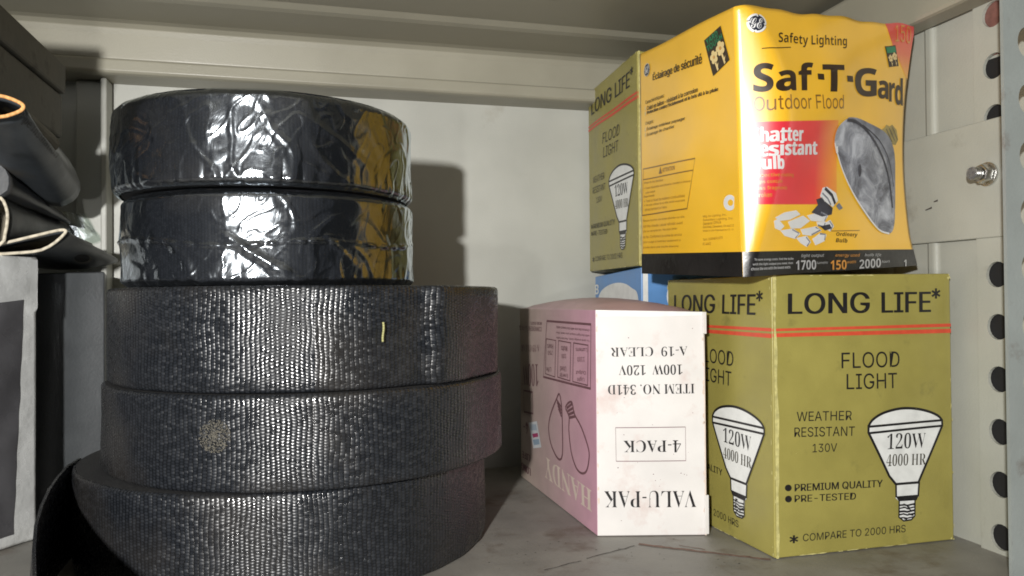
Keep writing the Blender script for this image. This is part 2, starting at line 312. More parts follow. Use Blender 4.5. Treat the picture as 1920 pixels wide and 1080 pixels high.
class Panel:                            # a face of a carton: P(u, v) on it, off metres proud of it
    def __init__(s, bl, br, tr, tl, fn=None, n=1, warp=None):
        s.q = [Vector(p) for p in (bl, br, tr, tl)]; s.fn = fn; s.n = n; s.warp = warp
        s.N = (s.q[1]-s.q[0]).cross(s.q[3]-s.q[0]).normalized()
    def raw(s, u, v):
        q = s.q; p = q[0]*((1-u)*(1-v))+q[1]*(u*(1-v))+q[2]*(u*v)+q[3]*((1-u)*v)
        if s.fn: p = p+s.N*s.fn(u, v)
        return s.warp(p) if s.warp else p
    def P(s, u, v, off=0.0):
        p = s.raw(u, v)
        if off:
            if s.fn or s.warp:
                e = 0.004; n = (s.raw(u+e, v)-s.raw(u-e, v)).cross(s.raw(u, v+e)-s.raw(u, v-e)).normalized()
            else: n = s.N
            p = p+n*off
        return p
class Print:                            # flat printed shapes gathered on panels; one mesh
    def __init__(s): s.bm = bmesh.new(); s.uv = s.bm.loops.layers.uv.new('UVMap')
    def add(s, panel, V, Fc, layer=1, mi=0, UV=None, cut=None):
        b = bmesh.new(); vs_ = [b.verts.new((x, y, 0)) for x, y in V]
        for f in Fc:
            try: b.faces.new([vs_[i] for i in f])
            except ValueError: pass
        n = cut if cut is not None else panel.n
        if n > 1:
            us = [v.co.x for v in b.verts]; ws = [v.co.y for v in b.verts]
            for ax, lst in ((0, us), (1, ws)):
                for i in range(1, n):
                    c = i/n
                    if min(lst) < c < max(lst):
                        co = Vector((c, 0, 0)) if ax == 0 else Vector((0, c, 0)); no = Vector((1, 0, 0)) if ax == 0 else Vector((0, 1, 0))
                        bmesh.ops.bisect_plane(b, geom=b.verts[:]+b.edges[:]+b.faces[:], plane_co=co, plane_no=no)
        b.verts.index_update()
        xs = [v.co.x for v in b.verts]; ys = [v.co.y for v in b.verts]
        x0, x1, y0, y1 = min(xs), max(xs), min(ys), max(ys)
        nv = [s.bm.verts.new(panel.P(v.co.x, v.co.y, 0.0002*layer)) for v in b.verts]
        for f in b.faces:
            ids = [v.index for v in f.verts]
            a = sum((f.verts[i].co.x*f.verts[(i+1)%len(ids)].co.y-f.verts[(i+1)%len(ids)].co.x*f.verts[i].co.y) for i in range(len(ids)))
            if a < 0: ids = ids[::-1]
            try: g = s.bm.faces.new([nv[i] for i in ids])
            except ValueError: continue
            g.material_index = mi; g.smooth = bool(panel.fn or panel.warp)
            for l, i in zip(g.loops, ids):
                c = b.verts[i].co if hasattr(b.verts, 'ensure_lookup_table') and not b.verts.ensure_lookup_table() else None
                l[s.uv].uv = ((c.x-x0)/max(1e-9, x1-x0), (c.y-y0)/max(1e-9, y1-y0))
        b.free()
    def poly(s, panel, pts, layer=1, mi=0): s.add(panel, pts, [tuple(range(len(pts)))], layer, mi)
    def text(s, panel, st, quad, layer=1, mi=0, style='sans', fat=0.0, gap=1.0, cut=None, emb=0.0):
        V, Fc = text_geo(st, style, fat, gap)
        for i in range(3 if emb else 1):        # heavier lettering: struck three times, slightly apart
            d = (i-1)*emb if emb else 0.0
            s.add(panel, [bil(quad, a+d, b) for a, b in V], Fc, layer+i*0.05, mi, cut=cut)
    def line(s, panel, pts, w, layer=1, mi=0, closed=False, asp=1.0):   # w in u units, asp = height/width of panel
        n = len(pts); L_, R_ = [], []
        for i in range(n):
            a = pts[(i-1) % n] if (closed or i > 0) else pts[i]; c = pts[(i+1) % n] if (closed or i < n-1) else pts[i]
            dx, dy = c[0]-a[0], (c[1]-a[1])*asp; l = math.hypot(dx, dy) or 1; nx, ny = -dy/l*w/2, dx/l*w/2/asp
            L_.append((pts[i][0]+nx, pts[i][1]+ny)); R_.append((pts[i][0]-nx, pts[i][1]-ny))
        V = L_+R_; Fc = [(i, (i+1) % n, n+(i+1) % n, n+i) for i in range(n if closed else n-1)]
        s.add(panel, V, Fc, layer, mi)
    def disc(s, panel, c, ru, rv, layer=1, mi=0, n=28, a0=0, a1=2*math.pi):
        s.poly(panel, [(c[0]+ru*math.cos(a0+(a1-a0)*i/n), c[1]+rv*math.sin(a0+(a1-a0)*i/n)) for i in range(n)], layer, mi)
    def done(s, name, mats, parent): return obj(name, s.bm, mats, parent)

def rectq(f, x0, y0, x1, y1):           # artwork box (x right, y down) -> uv quad
    return [f(x0, y1), f(x1, y1), f(x1, y0), f(x0, y0)]
def smooth_poly(pts, n=4, closed=True): # Catmull-Rom
    out = []; m = len(pts)
    for i in range(m if closed else m-1):
        p0, p1, p2, p3 = (pts[(i+k) % m] if closed else pts[max(0, min(m-1, i+k))] for k in (-1, 0, 1, 2))
        for j in range(n):
            t = j/n
            out.append(tuple(0.5*((2*p1[d])+(-p0[d]+p2[d])*t+(2*p0[d]-5*p1[d]+4*p2[d]-p3[d])*t*t+(-p0[d]+3*p1[d]-3*p2[d]+p3[d])*t**3) for d in (0, 1)))
    if not closed: out.append(pts[-1])
    return out

def carton_body(name, panels, mats, parent, grid=(2, 2), top=None, bevel=0.0009, mis=None, dome=0.0, botdrop=0.0, smooth=False):
    bm = bmesh.new(); uvl = bm.loops.layers.uv.new('UVMap')
    for k, pn in enumerate(panels):
        nu, nv = grid; G = [[bm.verts.new(pn.P(i/nu, j/nv)) for j in range(nv+1)] for i in range(nu+1)]
        for i in range(nu):
            for j in range(nv):
                f = bm.faces.new((G[i][j], G[i+1][j], G[i+1][j+1], G[i][j+1])); f.material_index = mis[k] if mis else 0; f.smooth = smooth
                for l, (a, b) in zip(f.loops, ((i, j), (i+1, j), (i+1, j+1), (i, j+1))): l[uvl].uv = (a/nu, b/nv)
    for v, sgn in ((1.0, 1), (0.0, -1)):
        A, B = panels[0], panels[2]       # front and back edges
        nu, nd = grid[0], grid[0]
        L_, R_ = panels[3], panels[1]
        G = []
        for i in range(nu+1):
            row = []
            for j in range(nd+1):
                s_, t_ = i/nu, j/nd
                p = A.P(s_, v)*(1-t_)+B.P(1-s_, v)*t_ + L_.P(1-t_, v)*(1-s_)+R_.P(t_, v)*s_ - (A.P(0, v)*(1-s_)*(1-t_)+A.P(1, v)*s_*(1-t_)+B.P(1, v)*(1-s_)*t_+B.P(0, v)*s_*t_)
                w = 16*s_*(1-s_)*t_*(1-t_)
                if sgn > 0 and dome: p = p+Vector((0, 0, dome*w**0.6))
                if sgn < 0 and botdrop and 0 < i < nu and 0 < j < nd: p = p+Vector((0, 0, botdrop))
                row.append(bm.verts.new(p))
            G.append(row)
        for i in range(nu):
            for j in range(nd):
                q = (G[i][j], G[i+1][j], G[i+1][j+1], G[i][j+1])
                f = bm.faces.new(q if sgn > 0 else q[::-1]); f.material_index = (mis[4] if mis else 0); f.smooth = smooth
                for l in f.loops: l[uvl].uv = (0.6, 0.5)
    bmesh.ops.remove_doubles(bm, verts=bm.verts, dist=2e-5)
    o = obj(name, bm, mats, parent, False)
    if bevel:
        b = o.modifiers.new('bevel', 'BEVEL'); b.width = bevel; b.segments = 2; b.limit_method = 'ANGLE'; b.angle_limit = R(50); b.harden_normals = smooth
    return o
def four_panels(fp, z0, z1, **kw):       # fp: front-left, front-right, back-right, back-left
    b = [vec(x, y, z) for (x, y), z in zip(fp, z0)]; t = [vec(x, y, z) for (x, y), z in zip(fp, z1)]
    return [Panel(b[i], b[(i+1) % 4], t[(i+1) % 4], t[i], **kw) for i in range(4)]

# ------------------------------------------------------------------ the shelf
ZF = -0.169; YB = 0.757; XS = 0.4365; ZU = 0.240
bm = bmesh.new(); box(bm, -0.62, XS+0.03, 0.20, YB, ZF-0.02, ZF); struct(obj('shelf_floor', bm, M_floor, bevel=0.002))
bm = bmesh.new(); box(bm, -0.62, XS+0.03, YB, YB+0.003, ZF-0.02, ZU+0.04)
struct(obj('back_panel', bm, M_steel))
# side panel with two shallow pressed ribs
prof = [(YB, 0), (0.640, 0), (0.632, 0.004), (0.560, 0.004), (0.552, 0), (0.510, 0), (0.5055, 0.0014), (0.501, 0), (0.470, 0), (0.4675, -0.0012), (0.463, -0.0012), (0.460, 0.001), (0.30, 0.001)]
bm = bmesh.new()
lo = [bm.verts.new((XS+d, y, ZF-0.02)) for y, d in prof]; hi = [bm.verts.new((XS+d, y, ZU+0.04)) for y, d in prof]
for i in range(len(prof)-1): bm.faces.new((lo[i], lo[i+1], hi[i+1], hi[i]))
ret = bmesh.ops.extrude_face_region(bm, geom=bm.faces[:]); bmesh.ops.translate(bm, verts=[g for g in ret['geom'] if isinstance(g, bmesh.types.BMVert)], vec=(0.004, 0, 0))
bmesh.ops.recalc_face_normals(bm, faces=bm.faces); struct(obj('side_panel', bm, M_steel2, bevel=0.0012))
# upper shelf: underside with a pressed step, a rear lip and a side lip of folded sheet
bm = bmesh.new()
sec = [(0.10, ZU+0.004), (0.655, ZU+0.004), (0.662, ZU+0.001), (0.668, ZU), (0.716, ZU), (0.722, ZU-0.001), (0.726, ZU-0.004), (0.728, ZU-0.009), (0.729, 0.2105), (0.7295, 0.2095), (0.724, 0.2085), (0.7225, 0.207), (0.722, 0.198), (0.7235, 0.196), (0.727, 0.195), (YB, 0.195), (YB, ZU+0.022), (0.10, ZU+0.022)]
a = [bm.verts.new((-0.62, y, z)) for y, z in sec]; b_ = [bm.verts.new((XS, y, z)) for y, z in sec]
n = len(sec)
for i in range(n): bm.faces.new((a[i], a[(i+1) % n], b_[(i+1) % n], b_[i]))
bm.faces.new(a[::-1]); bm.faces.new(b_); bmesh.ops.recalc_face_normals(bm, faces=bm.faces)
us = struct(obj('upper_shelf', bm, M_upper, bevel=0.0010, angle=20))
for p in us.data.polygons: p.use_smooth = False
bm = bmesh.new()
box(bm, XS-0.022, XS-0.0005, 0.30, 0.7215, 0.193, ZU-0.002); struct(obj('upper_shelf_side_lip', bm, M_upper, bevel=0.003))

# gusset plate with bolt on the side panel
pl = empty('gusset_plate', (XS-0.003, 0.50, 0.06), 'plain beige steel plate bolted flat against the right side panel', 'plate')
bm = bmesh.new()
def gz(y, a, b): return a+(b-a)*(y-0.40)/0.2
pts = [(0.380, 0.0375), (0.60, 0.0385), (0.60, 0.116), (0.380, 0.1155)]
f1 = [bm.verts.new((XS-0.0042, y, z)) for y, z in pts]; f2 = [bm.verts.new((XS-0.0012, y, z)) for y, z in pts]
for i in range(4): bm.faces.new((f1[i], f1[(i+1) % 4], f2[(i+1) % 4], f2[i]))
bm.faces.new(f1[::-1]); bm.faces.new(f2); bmesh.ops.recalc_face_normals(bm, faces=bm.faces)
obj('plate_sheet', bm, M_steel2, pl, bevel=0.0008)
bm = bmesh.new(); p0 = vec(XS-0.0045, 0.443, 0.0735)
for (dy, dz, ln, an) in ((0.012, -0.006, 0.004, 0.3), (0.0175, -0.0105, 0.0065, 0.35)):
    c = p0+vec(0, dy, dz); d = vec(0, math.cos(an), -math.sin(an)*0.6)*ln; w = vec(0, 0, 0.0007)
    bm.faces.new([bm.verts.new(q) for q in (c-w, c+d-w*0.4, c+d+w*0.6, c+w)])
obj('scuff_mark', bm, M_dirt, pl)
bo = empty('hex_bolt', (XS-0.005, 0.427, 0.0735), 'shiny zinc hex bolt with nut sticking out of the side plate beside the perforated post', 'bolt')
bx = vec(XS-0.0045, 0.4125, 0.0795)
bm = bmesh.new(); cyl(bm, bx, vec(-1, 0, 0), 0.0078, 0.0016, 32); obj('washer', bm, M_zinc, bo, bevel=0.0004)
bm = bmesh.new(); cyl(bm, bx+vec(-0.0016, 0, 0), vec(-1, 0.0, 0), 0.0067, 0.0058, 6, 0.0065)
for f in bm.faces: f.smooth = False
obj('nut', bm, M_zinc, bo, bevel=0.0009)
bm = bmesh.new()
for k in range(4): cyl(bm, bx+vec(-0.0078-0.0014*k, 0, 0), vec(-1, 0, 0), 0.0042, 0.0007, 20, 0.0036); cyl(bm, bx+vec(-0.0085-0.0014*k, 0, 0), vec(-1, 0, 0), 0.0036, 0.0007, 20, 0.0042)
obj('threaded_end', bm, M_zinc, bo)

# perforated front upright (angle): both flanges really pierced
def pierced(origin, eu, ev, nrm, w, h, holes, r_u, r_v, th, back=True):
    bm = bmesh.new(); seg = 20
    cols = sorted(holes, key=lambda q: q[1])
    ys = [0.0]+[0.5*(cols[i][1]+cols[i+1][1]) for i in range(len(cols)-1)]+[h]
    for k, (cu, cv) in enumerate(cols):
        y0, y1 = ys[k], ys[k+1]
        ring, outr = [], []
        for i in range(seg):
            a = 2*math.pi*i/seg; ring.append((cu+r_u*math.cos(a), cv+r_v*math.sin(a)))
            dx, dy = math.cos(a), math.sin(a); t = 1e9
            if dx > 1e-9: t = min(t, (w-cu)/dx)
            if dx < -1e-9: t = min(t, -cu/dx)
            if dy > 1e-9: t = min(t, (y1-cv)/dy)
            if dy < -1e-9: t = min(t, (y0-cv)/dy)
            outr.append([cu+dx*t, cv+dy*t])
        for cx_, cy_ in ((0, y0), (w, y0), (0, y1), (w, y1)):
            j = min(range(seg), key=lambda q: (outr[q][0]-cx_)**2+(outr[q][1]-cy_)**2); outr[j] = [cx_, cy_]
        fr = [bm.verts.new(origin+eu*x+ev*y) for x, y in ring]; fo = [bm.verts.new(origin+eu*x+ev*y) for x, y in outr]
        bk = [bm.verts.new(origin+eu*x+ev*y-nrm*th) for x, y in ring]; bo_ = [bm.verts.new(origin+eu*x+ev*y-nrm*th) for x, y in outr]
        for i in range(seg):
            j = (i+1) % seg
            bm.faces.new((fr[i], fo[i], fo[j], fr[j])); bm.faces.new((bk[i], bk[j], bo_[j], bo_[i])); bm.faces.new((fr[j], bk[j], bk[i], fr[i]))
            if abs(outr[i][0]-outr[j][0]) < 1e-9 and (abs(outr[i][0]) < 1e-9 or abs(outr[i][0]-w) < 1e-9): bm.faces.new((fo[i], bo_[i], bo_[j], fo[j]))
    bmesh.ops.remove_doubles(bm, verts=bm.verts, dist=1e-6); bmesh.ops.recalc_face_normals(bm, faces=bm.faces)
    return bm
up = empty('perforated_upright', (0.42, 0.36, ZF-0.03), 'pale grey perforated steel angle post at the right front edge of the shelf', 'post')
H = 0.50; z0 = ZF-0.035
hz = [(0.0165, (540-y+15)/FPX*0.453-z0) for y in (1146, 1039, 932, 826, 719, 612, 505, 403, 296, 189, 82, -25)]
obj('front_flange', pierced(vec(0.3895, 0.36, z0), vec(1, 0, 0), vec(0, 0, 1), vec(0, -1, 0), 0.050, H, hz, 0.0062, 0.0088, 0.0022), M_post, up)
hz2 = [(0.046, z-z0) for z in [(540-y+15)/FPX*0.506 for y in (1203, 1105, 1007, 909, 811, 713, 615, 517, 419, 320, 222, 125, 27)] if True]
obj('side_flange', pierced(vec(0.4338, 0.3625, z0), vec(0, 1, 0), vec(0, 0, 1), vec(-1, 0, 0), 0.062, H, hz2, 0.0085, 0.0085, 0.0022), M_steel2, up)
bm = bmesh.new(); box(bm, 0.4364, 0.4372, 0.395, 0.424, z0, z0+0.36); box(bm, 0.440, 0.442, 0.363, 0.424, z0, z0+H)
obj('dark_backing', bm, M_hole, up)
bm = bmesh.new(); box(bm, 0.4364, 0.4372, 0.395, 0.424, z0+0.362, z0+H); obj('rust_red_backing', bm, M_rustp, up)

# rear upright at the left
ru = empty('rear_upright', (-0.165, YB-0.02, ZF), 'dim beige folded steel post standing against the back panel left of the wrapped rolls', 'post')
bm = bmesh.new(); box(bm, -0.198, -0.176, YB-0.010, YB-0.0005, ZF+0.0005, 0.1945); obj('post_web', bm, M_steel, ru, bevel=0.0015)
bm = bmesh.new(); box(bm, -0.1755, -0.1705, YB-0.022, YB-0.0005, ZF+0.0005, 0.1945); obj('post_flange', bm, M_steel, ru, bevel=0.0012)

# rust scratch and scuffs printed in the floor paint
bm = bmesh.new()
def floor_strip(pts, w, lift=0.0003):
    ws = []
    for i, p in enumerate(pts):
        a = pts[max(0, i-1)]; c = pts[min(len(pts)-1, i+1)]; d = Vector((c[0]-a[0], c[1]-a[1], 0)).normalized(); nrm = Vector((-d.y, d.x, 0))
        ww = w*(0.45+0.75*noise.noise(Vector((i*0.9, w*1e4, 0)))**2+0.35*random.random())
        ws.append((bm.verts.new(Vector((p[0], p[1], ZF+lift))+nrm*ww), bm.verts.new(Vector((p[0], p[1], ZF+lift))-nrm*ww)))
    for i in range(len(ws)-1): bm.faces.new((ws[i][0], ws[i][1], ws[i+1][1], ws[i+1][0]))
def floor_px(px, py):
    d = ray(px, py); q = d*(ZF/d.z); return (q.x, q.y)
def line_px(a, b, n):
    return [floor_px(a[0]+(b[0]-a[0])*i/n+random.uniform(-1, 1), a[1]+(b[1]-a[1])*i/n+random.uniform(-.6, .6)) for i in range(n+1)]
floor_strip(line_px((1198, 1021), (1444, 1050), 30), 0.0026); floor_strip(line_px((1272, 1023), (1322, 1031), 8), 0.0007)
sc_ = obj('floor_scratch', bm, M_rust); struct(sc_)
bm = bmesh.new(); floor_strip(line_px((1100, 1048), (1190, 1024), 14), 0.0007); floor_strip(line_px((1020, 1070), (1090, 1052), 10), 0.0006, 0.0004)
for k in range(45):
    x, y = floor_px(random.uniform(900, 1450), random.uniform(1000, 1078)); r = random.uniform(0.0002, 0.0007)
    bm.faces.new([bm.verts.new((x+r*random.uniform(.6, 1.6)*math.cos(t), y+r*random.uniform(.6, 1.2)*math.sin(t), ZF+0.0003)) for t in (0, 1.2, 2.5, 3.8, 5.1)])
struct(obj('floor_scuffs', bm, M_dirt))

# ------------------------------------------------------------------ flood-light cartons
ART = homography([(250, 55), (865, 48), (890, 960), (268, 1022)], [(0, 1), (1, 1), (1, 0), (0, 0)])
def flood_art(pn, pr_h, pr_t, pr_r, pr_b, pr_l, faded=False):
    f = ART; asp = 1.33
    q = lambda x0, y0, x1, y1, dy: [f(x0, y1), f(x1, y1-dy), f(x1, y0-dy), f(x0, y0)]
    pr_h.text(pn, 'LONG', q(308, 117, 582, 188, 5), 2, 0, 'sans', emb=0.009)
    pr_h.text(pn, 'LIFE', q(627, 113, 795, 182, 3), 2, 0, 'sans', emb=0.014)
    pr_h.text(pn, '*', q(800, 99, 829, 134, 1), 2, 0, 'sans', emb=.04)
    for (l0, l1, r0, r1) in ((237, 246, 218, 229), (253, 266, 236, 250)):
        pr_r.poly(pn, [(0.0015, f(250, l1)[1]), (0.9985, f(865, r1)[1]), (0.9985, f(865, r0)[1]), (0.0015, f(250, l0)[1])], 1, 0)
    S = 1 if faded else 0
    pr_t.text(pn, 'FLOOD', q(487, 317, 688, 371, 5), 2, S, 'sans'); pr_t.text(pn, 'LIGHT', q(503, 389, 678, 442, 4), 2, S, 'sans')
    pr_t.text(pn, 'WEATHER', q(338, 519, 521, 551, 5), 2, S); pr_t.text(pn, 'RESISTANT', q(330, 572, 532, 605, 5), 2, S); pr_t.text(pn, '130V', q(392, 628, 475, 657, 3), 2, S)
    for cx, cy in ((310, 778), (311, 816)):
        pr_t.poly(pn, [f(cx+11.5*math.cos(a), cy+11.5*math.sin(a)) for a in [2*math.pi*i/16 for i in range(16)]], 2, S)
    pr_t.text(pn, 'PREMIUM QUALITY', q(332, 765, 632, 792, 15), 2, S, 'sans', emb=0.0025); pr_t.text(pn, 'PRE-TESTED', q(332, 803, 541, 827, 9), 2, S, 'sans', emb=0.0025)
    pr_t.text(pn, '*', q(317, 941, 345, 968, 1), 2, S, 'sans', emb=.04); pr_t.text(pn, 'COMPARE TO 2000 HRS', q(362, 936, 717, 962, 30), 2, S)
    # lamp drawing
    dome = smooth_poly([(577, 566), (590, 545), (622, 524), (665, 511), (706, 506), (752, 509), (795, 519), (826, 533), (840, 548)], 4, False)
    outer = dome+[(841, 566), (768, 742), (765, 762), (762, 810), (752, 822), (749, 878), (735, 890), (712, 893), (694, 884), (692, 826), (680, 813), (678, 768), (655, 738), (577, 588)]
    pr_b.poly(pn, [f(x, y) for x, y in outer], 1, 1)
    lw = 0.0125; ln = lambda pts, w=lw, cl=False: pr_b.line(pn, [f(x, y) for x, y in pts], w, 2, 0, cl, asp)
    ln(dome+[(841, 566), (768, 742), (760, 762)]); ln([(577, 562), (577, 588), (655, 738), (681, 768)])
    ln([(577, 568), (650, 562), (840, 548)], 0.011); ln([(579, 590), (650, 583), (840, 567)], 0.011)
    ln([(681, 766), (762, 761)], 0.012); ln([(680, 766), (682, 812)], 0.010); ln([(763, 760), (760, 810)], 0.010)
    pr_b.poly(pn, [f(*p) for p in ((680, 808), (762, 803), (754, 822), (690, 825))], 3, 0)
    ln([(693, 824), (693, 880), (710, 893), (737, 889), (749, 876), (749, 822)], 0.008)
    for k in range(5):
        y = 836+k*11; ln([(694, y+3), (706+8*random.random(), y-1+3*random.random()), (722, y+4), (749, y-2)], 0.006+0.004*random.random())
    for k in range(14):
        x, y = random.uniform(696, 744), random.uniform(832, 886); ln([(x, y), (x+random.uniform(4, 11), y+random.uniform(-3, 3))], 0.007)
    pr_l.text(pn, '120W', q(642, 592, 782, 646, 4), 3, 0, 'serifb', -0.008); pr_l.text(pn, '4000 HR', q(642, 663, 785, 704, 4), 3, 2, 'serifb', -0.008)
def flood_carton(fp, z0, z1, label, sides=(0, 3), faded=()):
    pn = four_panels(fp, z0, z1)
    for j_, q_ in enumerate(pn):
        q_.n = 20
        q_.fn = (lambda u, v, j_=j_: math.sin(math.pi*min(1, max(0, u)))*math.sin(math.pi*min(1, max(0, v)))*(0.0014+0.0022*noise.noise(Vector((u*2.6+j_*5, v*2.6, z0[0]*30)))+0.0002*noise.noise(Vector((u*6, v*6, j_+z0[0]*30)))))
    r = empty('flood_light_carton', (sum(p[0] for p in fp)/4, sum(p[1] for p in fp)/4, z0[0]), label, 'box', 'olive gold flood light cartons')
    carton_body('carton_body', pn, [M_gold], r, (20, 20), bevel=0.0011, smooth=True)
    for k in sides:
        hd, t, s, b, l4 = Print(), Print(), Print(), Print(), Print()
        flood_art(pn[k], hd, t, s, b, l4, k in faded)
        hd.done('title_lettering', [M_ink], r); t.done('small_lettering', [M_ink, M_softink], r); s.done('red_stripe', [M_red], r)
        bo_ = b.done('lamp_picture', [M_ink, M_white, M_softink], r); l4.done('rating_lettering', [M_ink, M_ink, M_softink], bo_)
    e = Print()
    # worn pale line on the near edge
    for side in (0,):
        n = 26
        for i in range(n):
            v0, v1 = i/n, (i+1)/n; w0 = 0.016+0.010*noise.noise(Vector((i*0.5, z0[0]*50, 0))); w1 = 0.016+0.010*noise.noise(Vector(((i+1)*0.5, z0[0]*50, 0)))
            e.poly(pn[side], [(0.008, v0), (0.008+max(.004, w0), v0), (0.008+max(.004, w1), v1), (0.008, v1)], 1, 0)
    e.done('worn_edge', [M_goldedge], r)
    for side in sides:                      # rubbed corners, nicks along the folds, rubbed spots on the faces
        e = Print()
        def nick(u, v, ru, rv):
            a0 = random.random()*6
            e.poly(pn[side], [(min(.997, max(.003, u+ru*random.uniform(.4, 1.3)*math.cos(a0+t))), min(.998, max(.002, v+rv*random.uniform(.4, 1.3)*math.sin(a0+t)))) for t in (0, .9, 1.9, 2.8, 3.8, 4.9, 5.6)], 2.3, 0)
        for _ in range(16): nick(random.choice((0.008, 0.992))+random.uniform(-.004, .004), random.random(), .0032, random.uniform(.003, .014))
        for _ in range(14): nick(random.random(), random.choice((0.004, 0.004, 0.996)), random.uniform(.005, .04), .0022)
        for cu_, cv_ in ((.01, .01), (.99, .01), (.01, .99), (.99, .99)):
            for _ in range(2): nick(cu_+random.uniform(-.01, .01), cv_+random.uniform(-.008, .008), .007, .006)
        for _ in range(14): nick(random.random(), random.random(), random.uniform(.0008, .002), random.uniform(.0006, .0018))
        e.done('worn_edge', [M_goldedge], r)
    return r
flood_carton([(0.288, 0.441), (0.4285, 0.4415), (0.424, 0.582), (0.282, 0.579)], [ZF+.0004]*4, [0.0140, 0.0150, 0.0150, 0.0140],
             'olive gold flood light carton standing on the shelf floor under the yellow carton', (0, 3))
flood_carton([(0.2705, 0.609), (0.405, 0.612), (0.409, 0.748), (0.2765, 0.745)], [0.0270]*4, [0.2110, 0.2110, 0.2100, 0.2100],
             'olive gold flood light carton behind the yellow one, perched on the blue carton', (0, 3), (0, 3))

# ------------------------------------------------------------------ blue carton
bl = empty('blue_carton', (0.34, 0.68, ZF), 'light blue carton with white round marks under the rear flood light carton', 'box')
pnb = four_panels([(0.2745, 0.614), (0.400, 0.616), (0.404, 0.742), (0.2795, 0.738)], [ZF+.0004]*4, [0.0262, 0.0262, 0.0235, 0.0215])
carton_body('carton_body', pnb, [M_blue], bl, (2, 2))
p = Print(); L3 = pnb[3]; F0 = pnb[0]
fb = homography([(1115, 507), (1203, 496), (1203, 561), (1115, 567)], [(0, 1), (1, 1), (1, 0.865), (0, 0.875)])
p.poly(L3, [fb(*q) for q in smooth_poly([(1126, 549), (1135, 537), (1148, 529), (1163, 526), (1177, 530), (1188, 540), (1196, 549), (1198, 575), (1185, 590), (1160, 600), (1135, 592), (1122, 570)], 3)], 1, 0)
p.text(L3, 'B', [fb(*q) for q in ((1115, 552), (1123, 552), (1123, 526), (1115, 528))], 1, 0, 'sansb')
p.done('white_print', [M_white], bl)
p = Print()
p.poly(F0, [(0.012, .0), (0.05, .0), (0.05, 1), (0.012, 1)], 1, 0)
p.disc(F0, (0.29, 0.87), 0.10, 0.075, 1, 0); p.disc(F0, (0.32, 0.90), 0.07, 0.055, 2, 1); p.disc(F0, (0.30, 0.70), 0.11, 0.07, 1, 0)
p.done('front_print', [M_white, M_blue2], bl)

# ------------------------------------------------------------------ pink four-pack carton
pk = empty('light_bulb_carton', (0.23, 0.61, ZF), 'pink and white light bulb carton standing upside down beside the olive carton', 'box')
fpk = [(0.1957, 0.517), (0.2708, 0.498), (0.2685, 0.692), (0.1925, 0.7105)]
pp = four_panels(fpk, [ZF+.0004]*4, [-0.0085, -0.0105, -0.0085, -0.0090])
pp[3].fn = lambda u, v: 0.0015*math.sin(math.pi*u)*math.sin(math.pi*v)
pp[0].fn = lambda u, v: 0.0012*math.sin(math.pi*u)*math.sin(math.pi*v)
carton_body('carton_body', pp, [M_pink, M_whitecard], pk, (10, 10), mis=[1, 0, 0, 0, 0], dome=0.0095, smooth=True, bevel=0.0008)
f = homography([(1121, 580), (1325, 588), (1325, 1003), (1116, 1005)], [(0, 1), (1, 1), (1, 0), (0, 0)])
p = Print(); W = pp[0]; W.n = 6
def flipq(x0, y0, x1, y1): return [f(x1, y0), f(x0, y0), f(x0, y1), f(x1, y1)]   # lettering upside down
p.text(W, 'A-19  CLEAR', flipq(1148, 650, 1293, 668), 2, 0, 'serifb', -0.008); p.text(W, '100W  120V', flipq(1163, 683, 1283, 702), 2, 0, 'serifb', -0.006); p.text(W, 'ITEM NO. 341D', flipq(1142, 719, 1305, 738), 2, 0, 'serifb', -0.006); p.done('item_lettering', [M_ink], pk); p = Print(); p.text(W, '4-PACK', flipq(1169, 823, 1278, 846), 2, 0, 'serifb', -0.006)
p.done('pack_lettering', [M_ink], pk); p = Print(); p.text(W, 'VALU-PAK', flipq(1130, 918, 1306, 950), 2, 0, 'serifb', -0.008)
p.done('title_lettering', [M_ink], pk)
p = Print(); p.line(W, [f(*q) for q in ((1155, 799), (1287, 799), (1287, 862), (1155, 862))], 0.007, 2, 0, True, 2.05); p.done('lettering_frame', [M_pinkline], pk)
p = Print()                             # torn white flap edge along the top and the right of the end panel
p.poly(W, [(0.03, 0.972), (0.55, 0.975), (0.97, 0.985), (0.995, 1.0), (0.0, 1.0)], 1, 0)
p.poly(W, [(0.985, 0.0), (1.0, 0.0), (1.0, 0.97), (0.99, 0.7)], 1, 1)
for k in range(26):
    u, v = random.choice((0.012, 0.985)), random.random(); p.poly(W, [(min(.997, max(.003, u+.012*random.uniform(.3, 1.2)*math.cos(t))), min(.998, max(.002, v+.010*random.uniform(.3, 1.6)*math.sin(t)))) for t in (0, 1.1, 2.2, 3.4, 5)], 1.5, 1)
for k in range(34):
    u, v = random.random()*.9+.05, random.random()*.9+.05; r_ = random.uniform(.0015, .006)
    p.poly(W, [(u+r_*random.uniform(.5, 1.5)*math.cos(t), v+r_*.4*random.uniform(.5, 1.5)*math.sin(t)) for t in (0, 1.1, 2.2, 3.4, 5)], 1, 2)
p.done('worn_paper', [M_white, M_pinkcream, M_pinkline], pk)
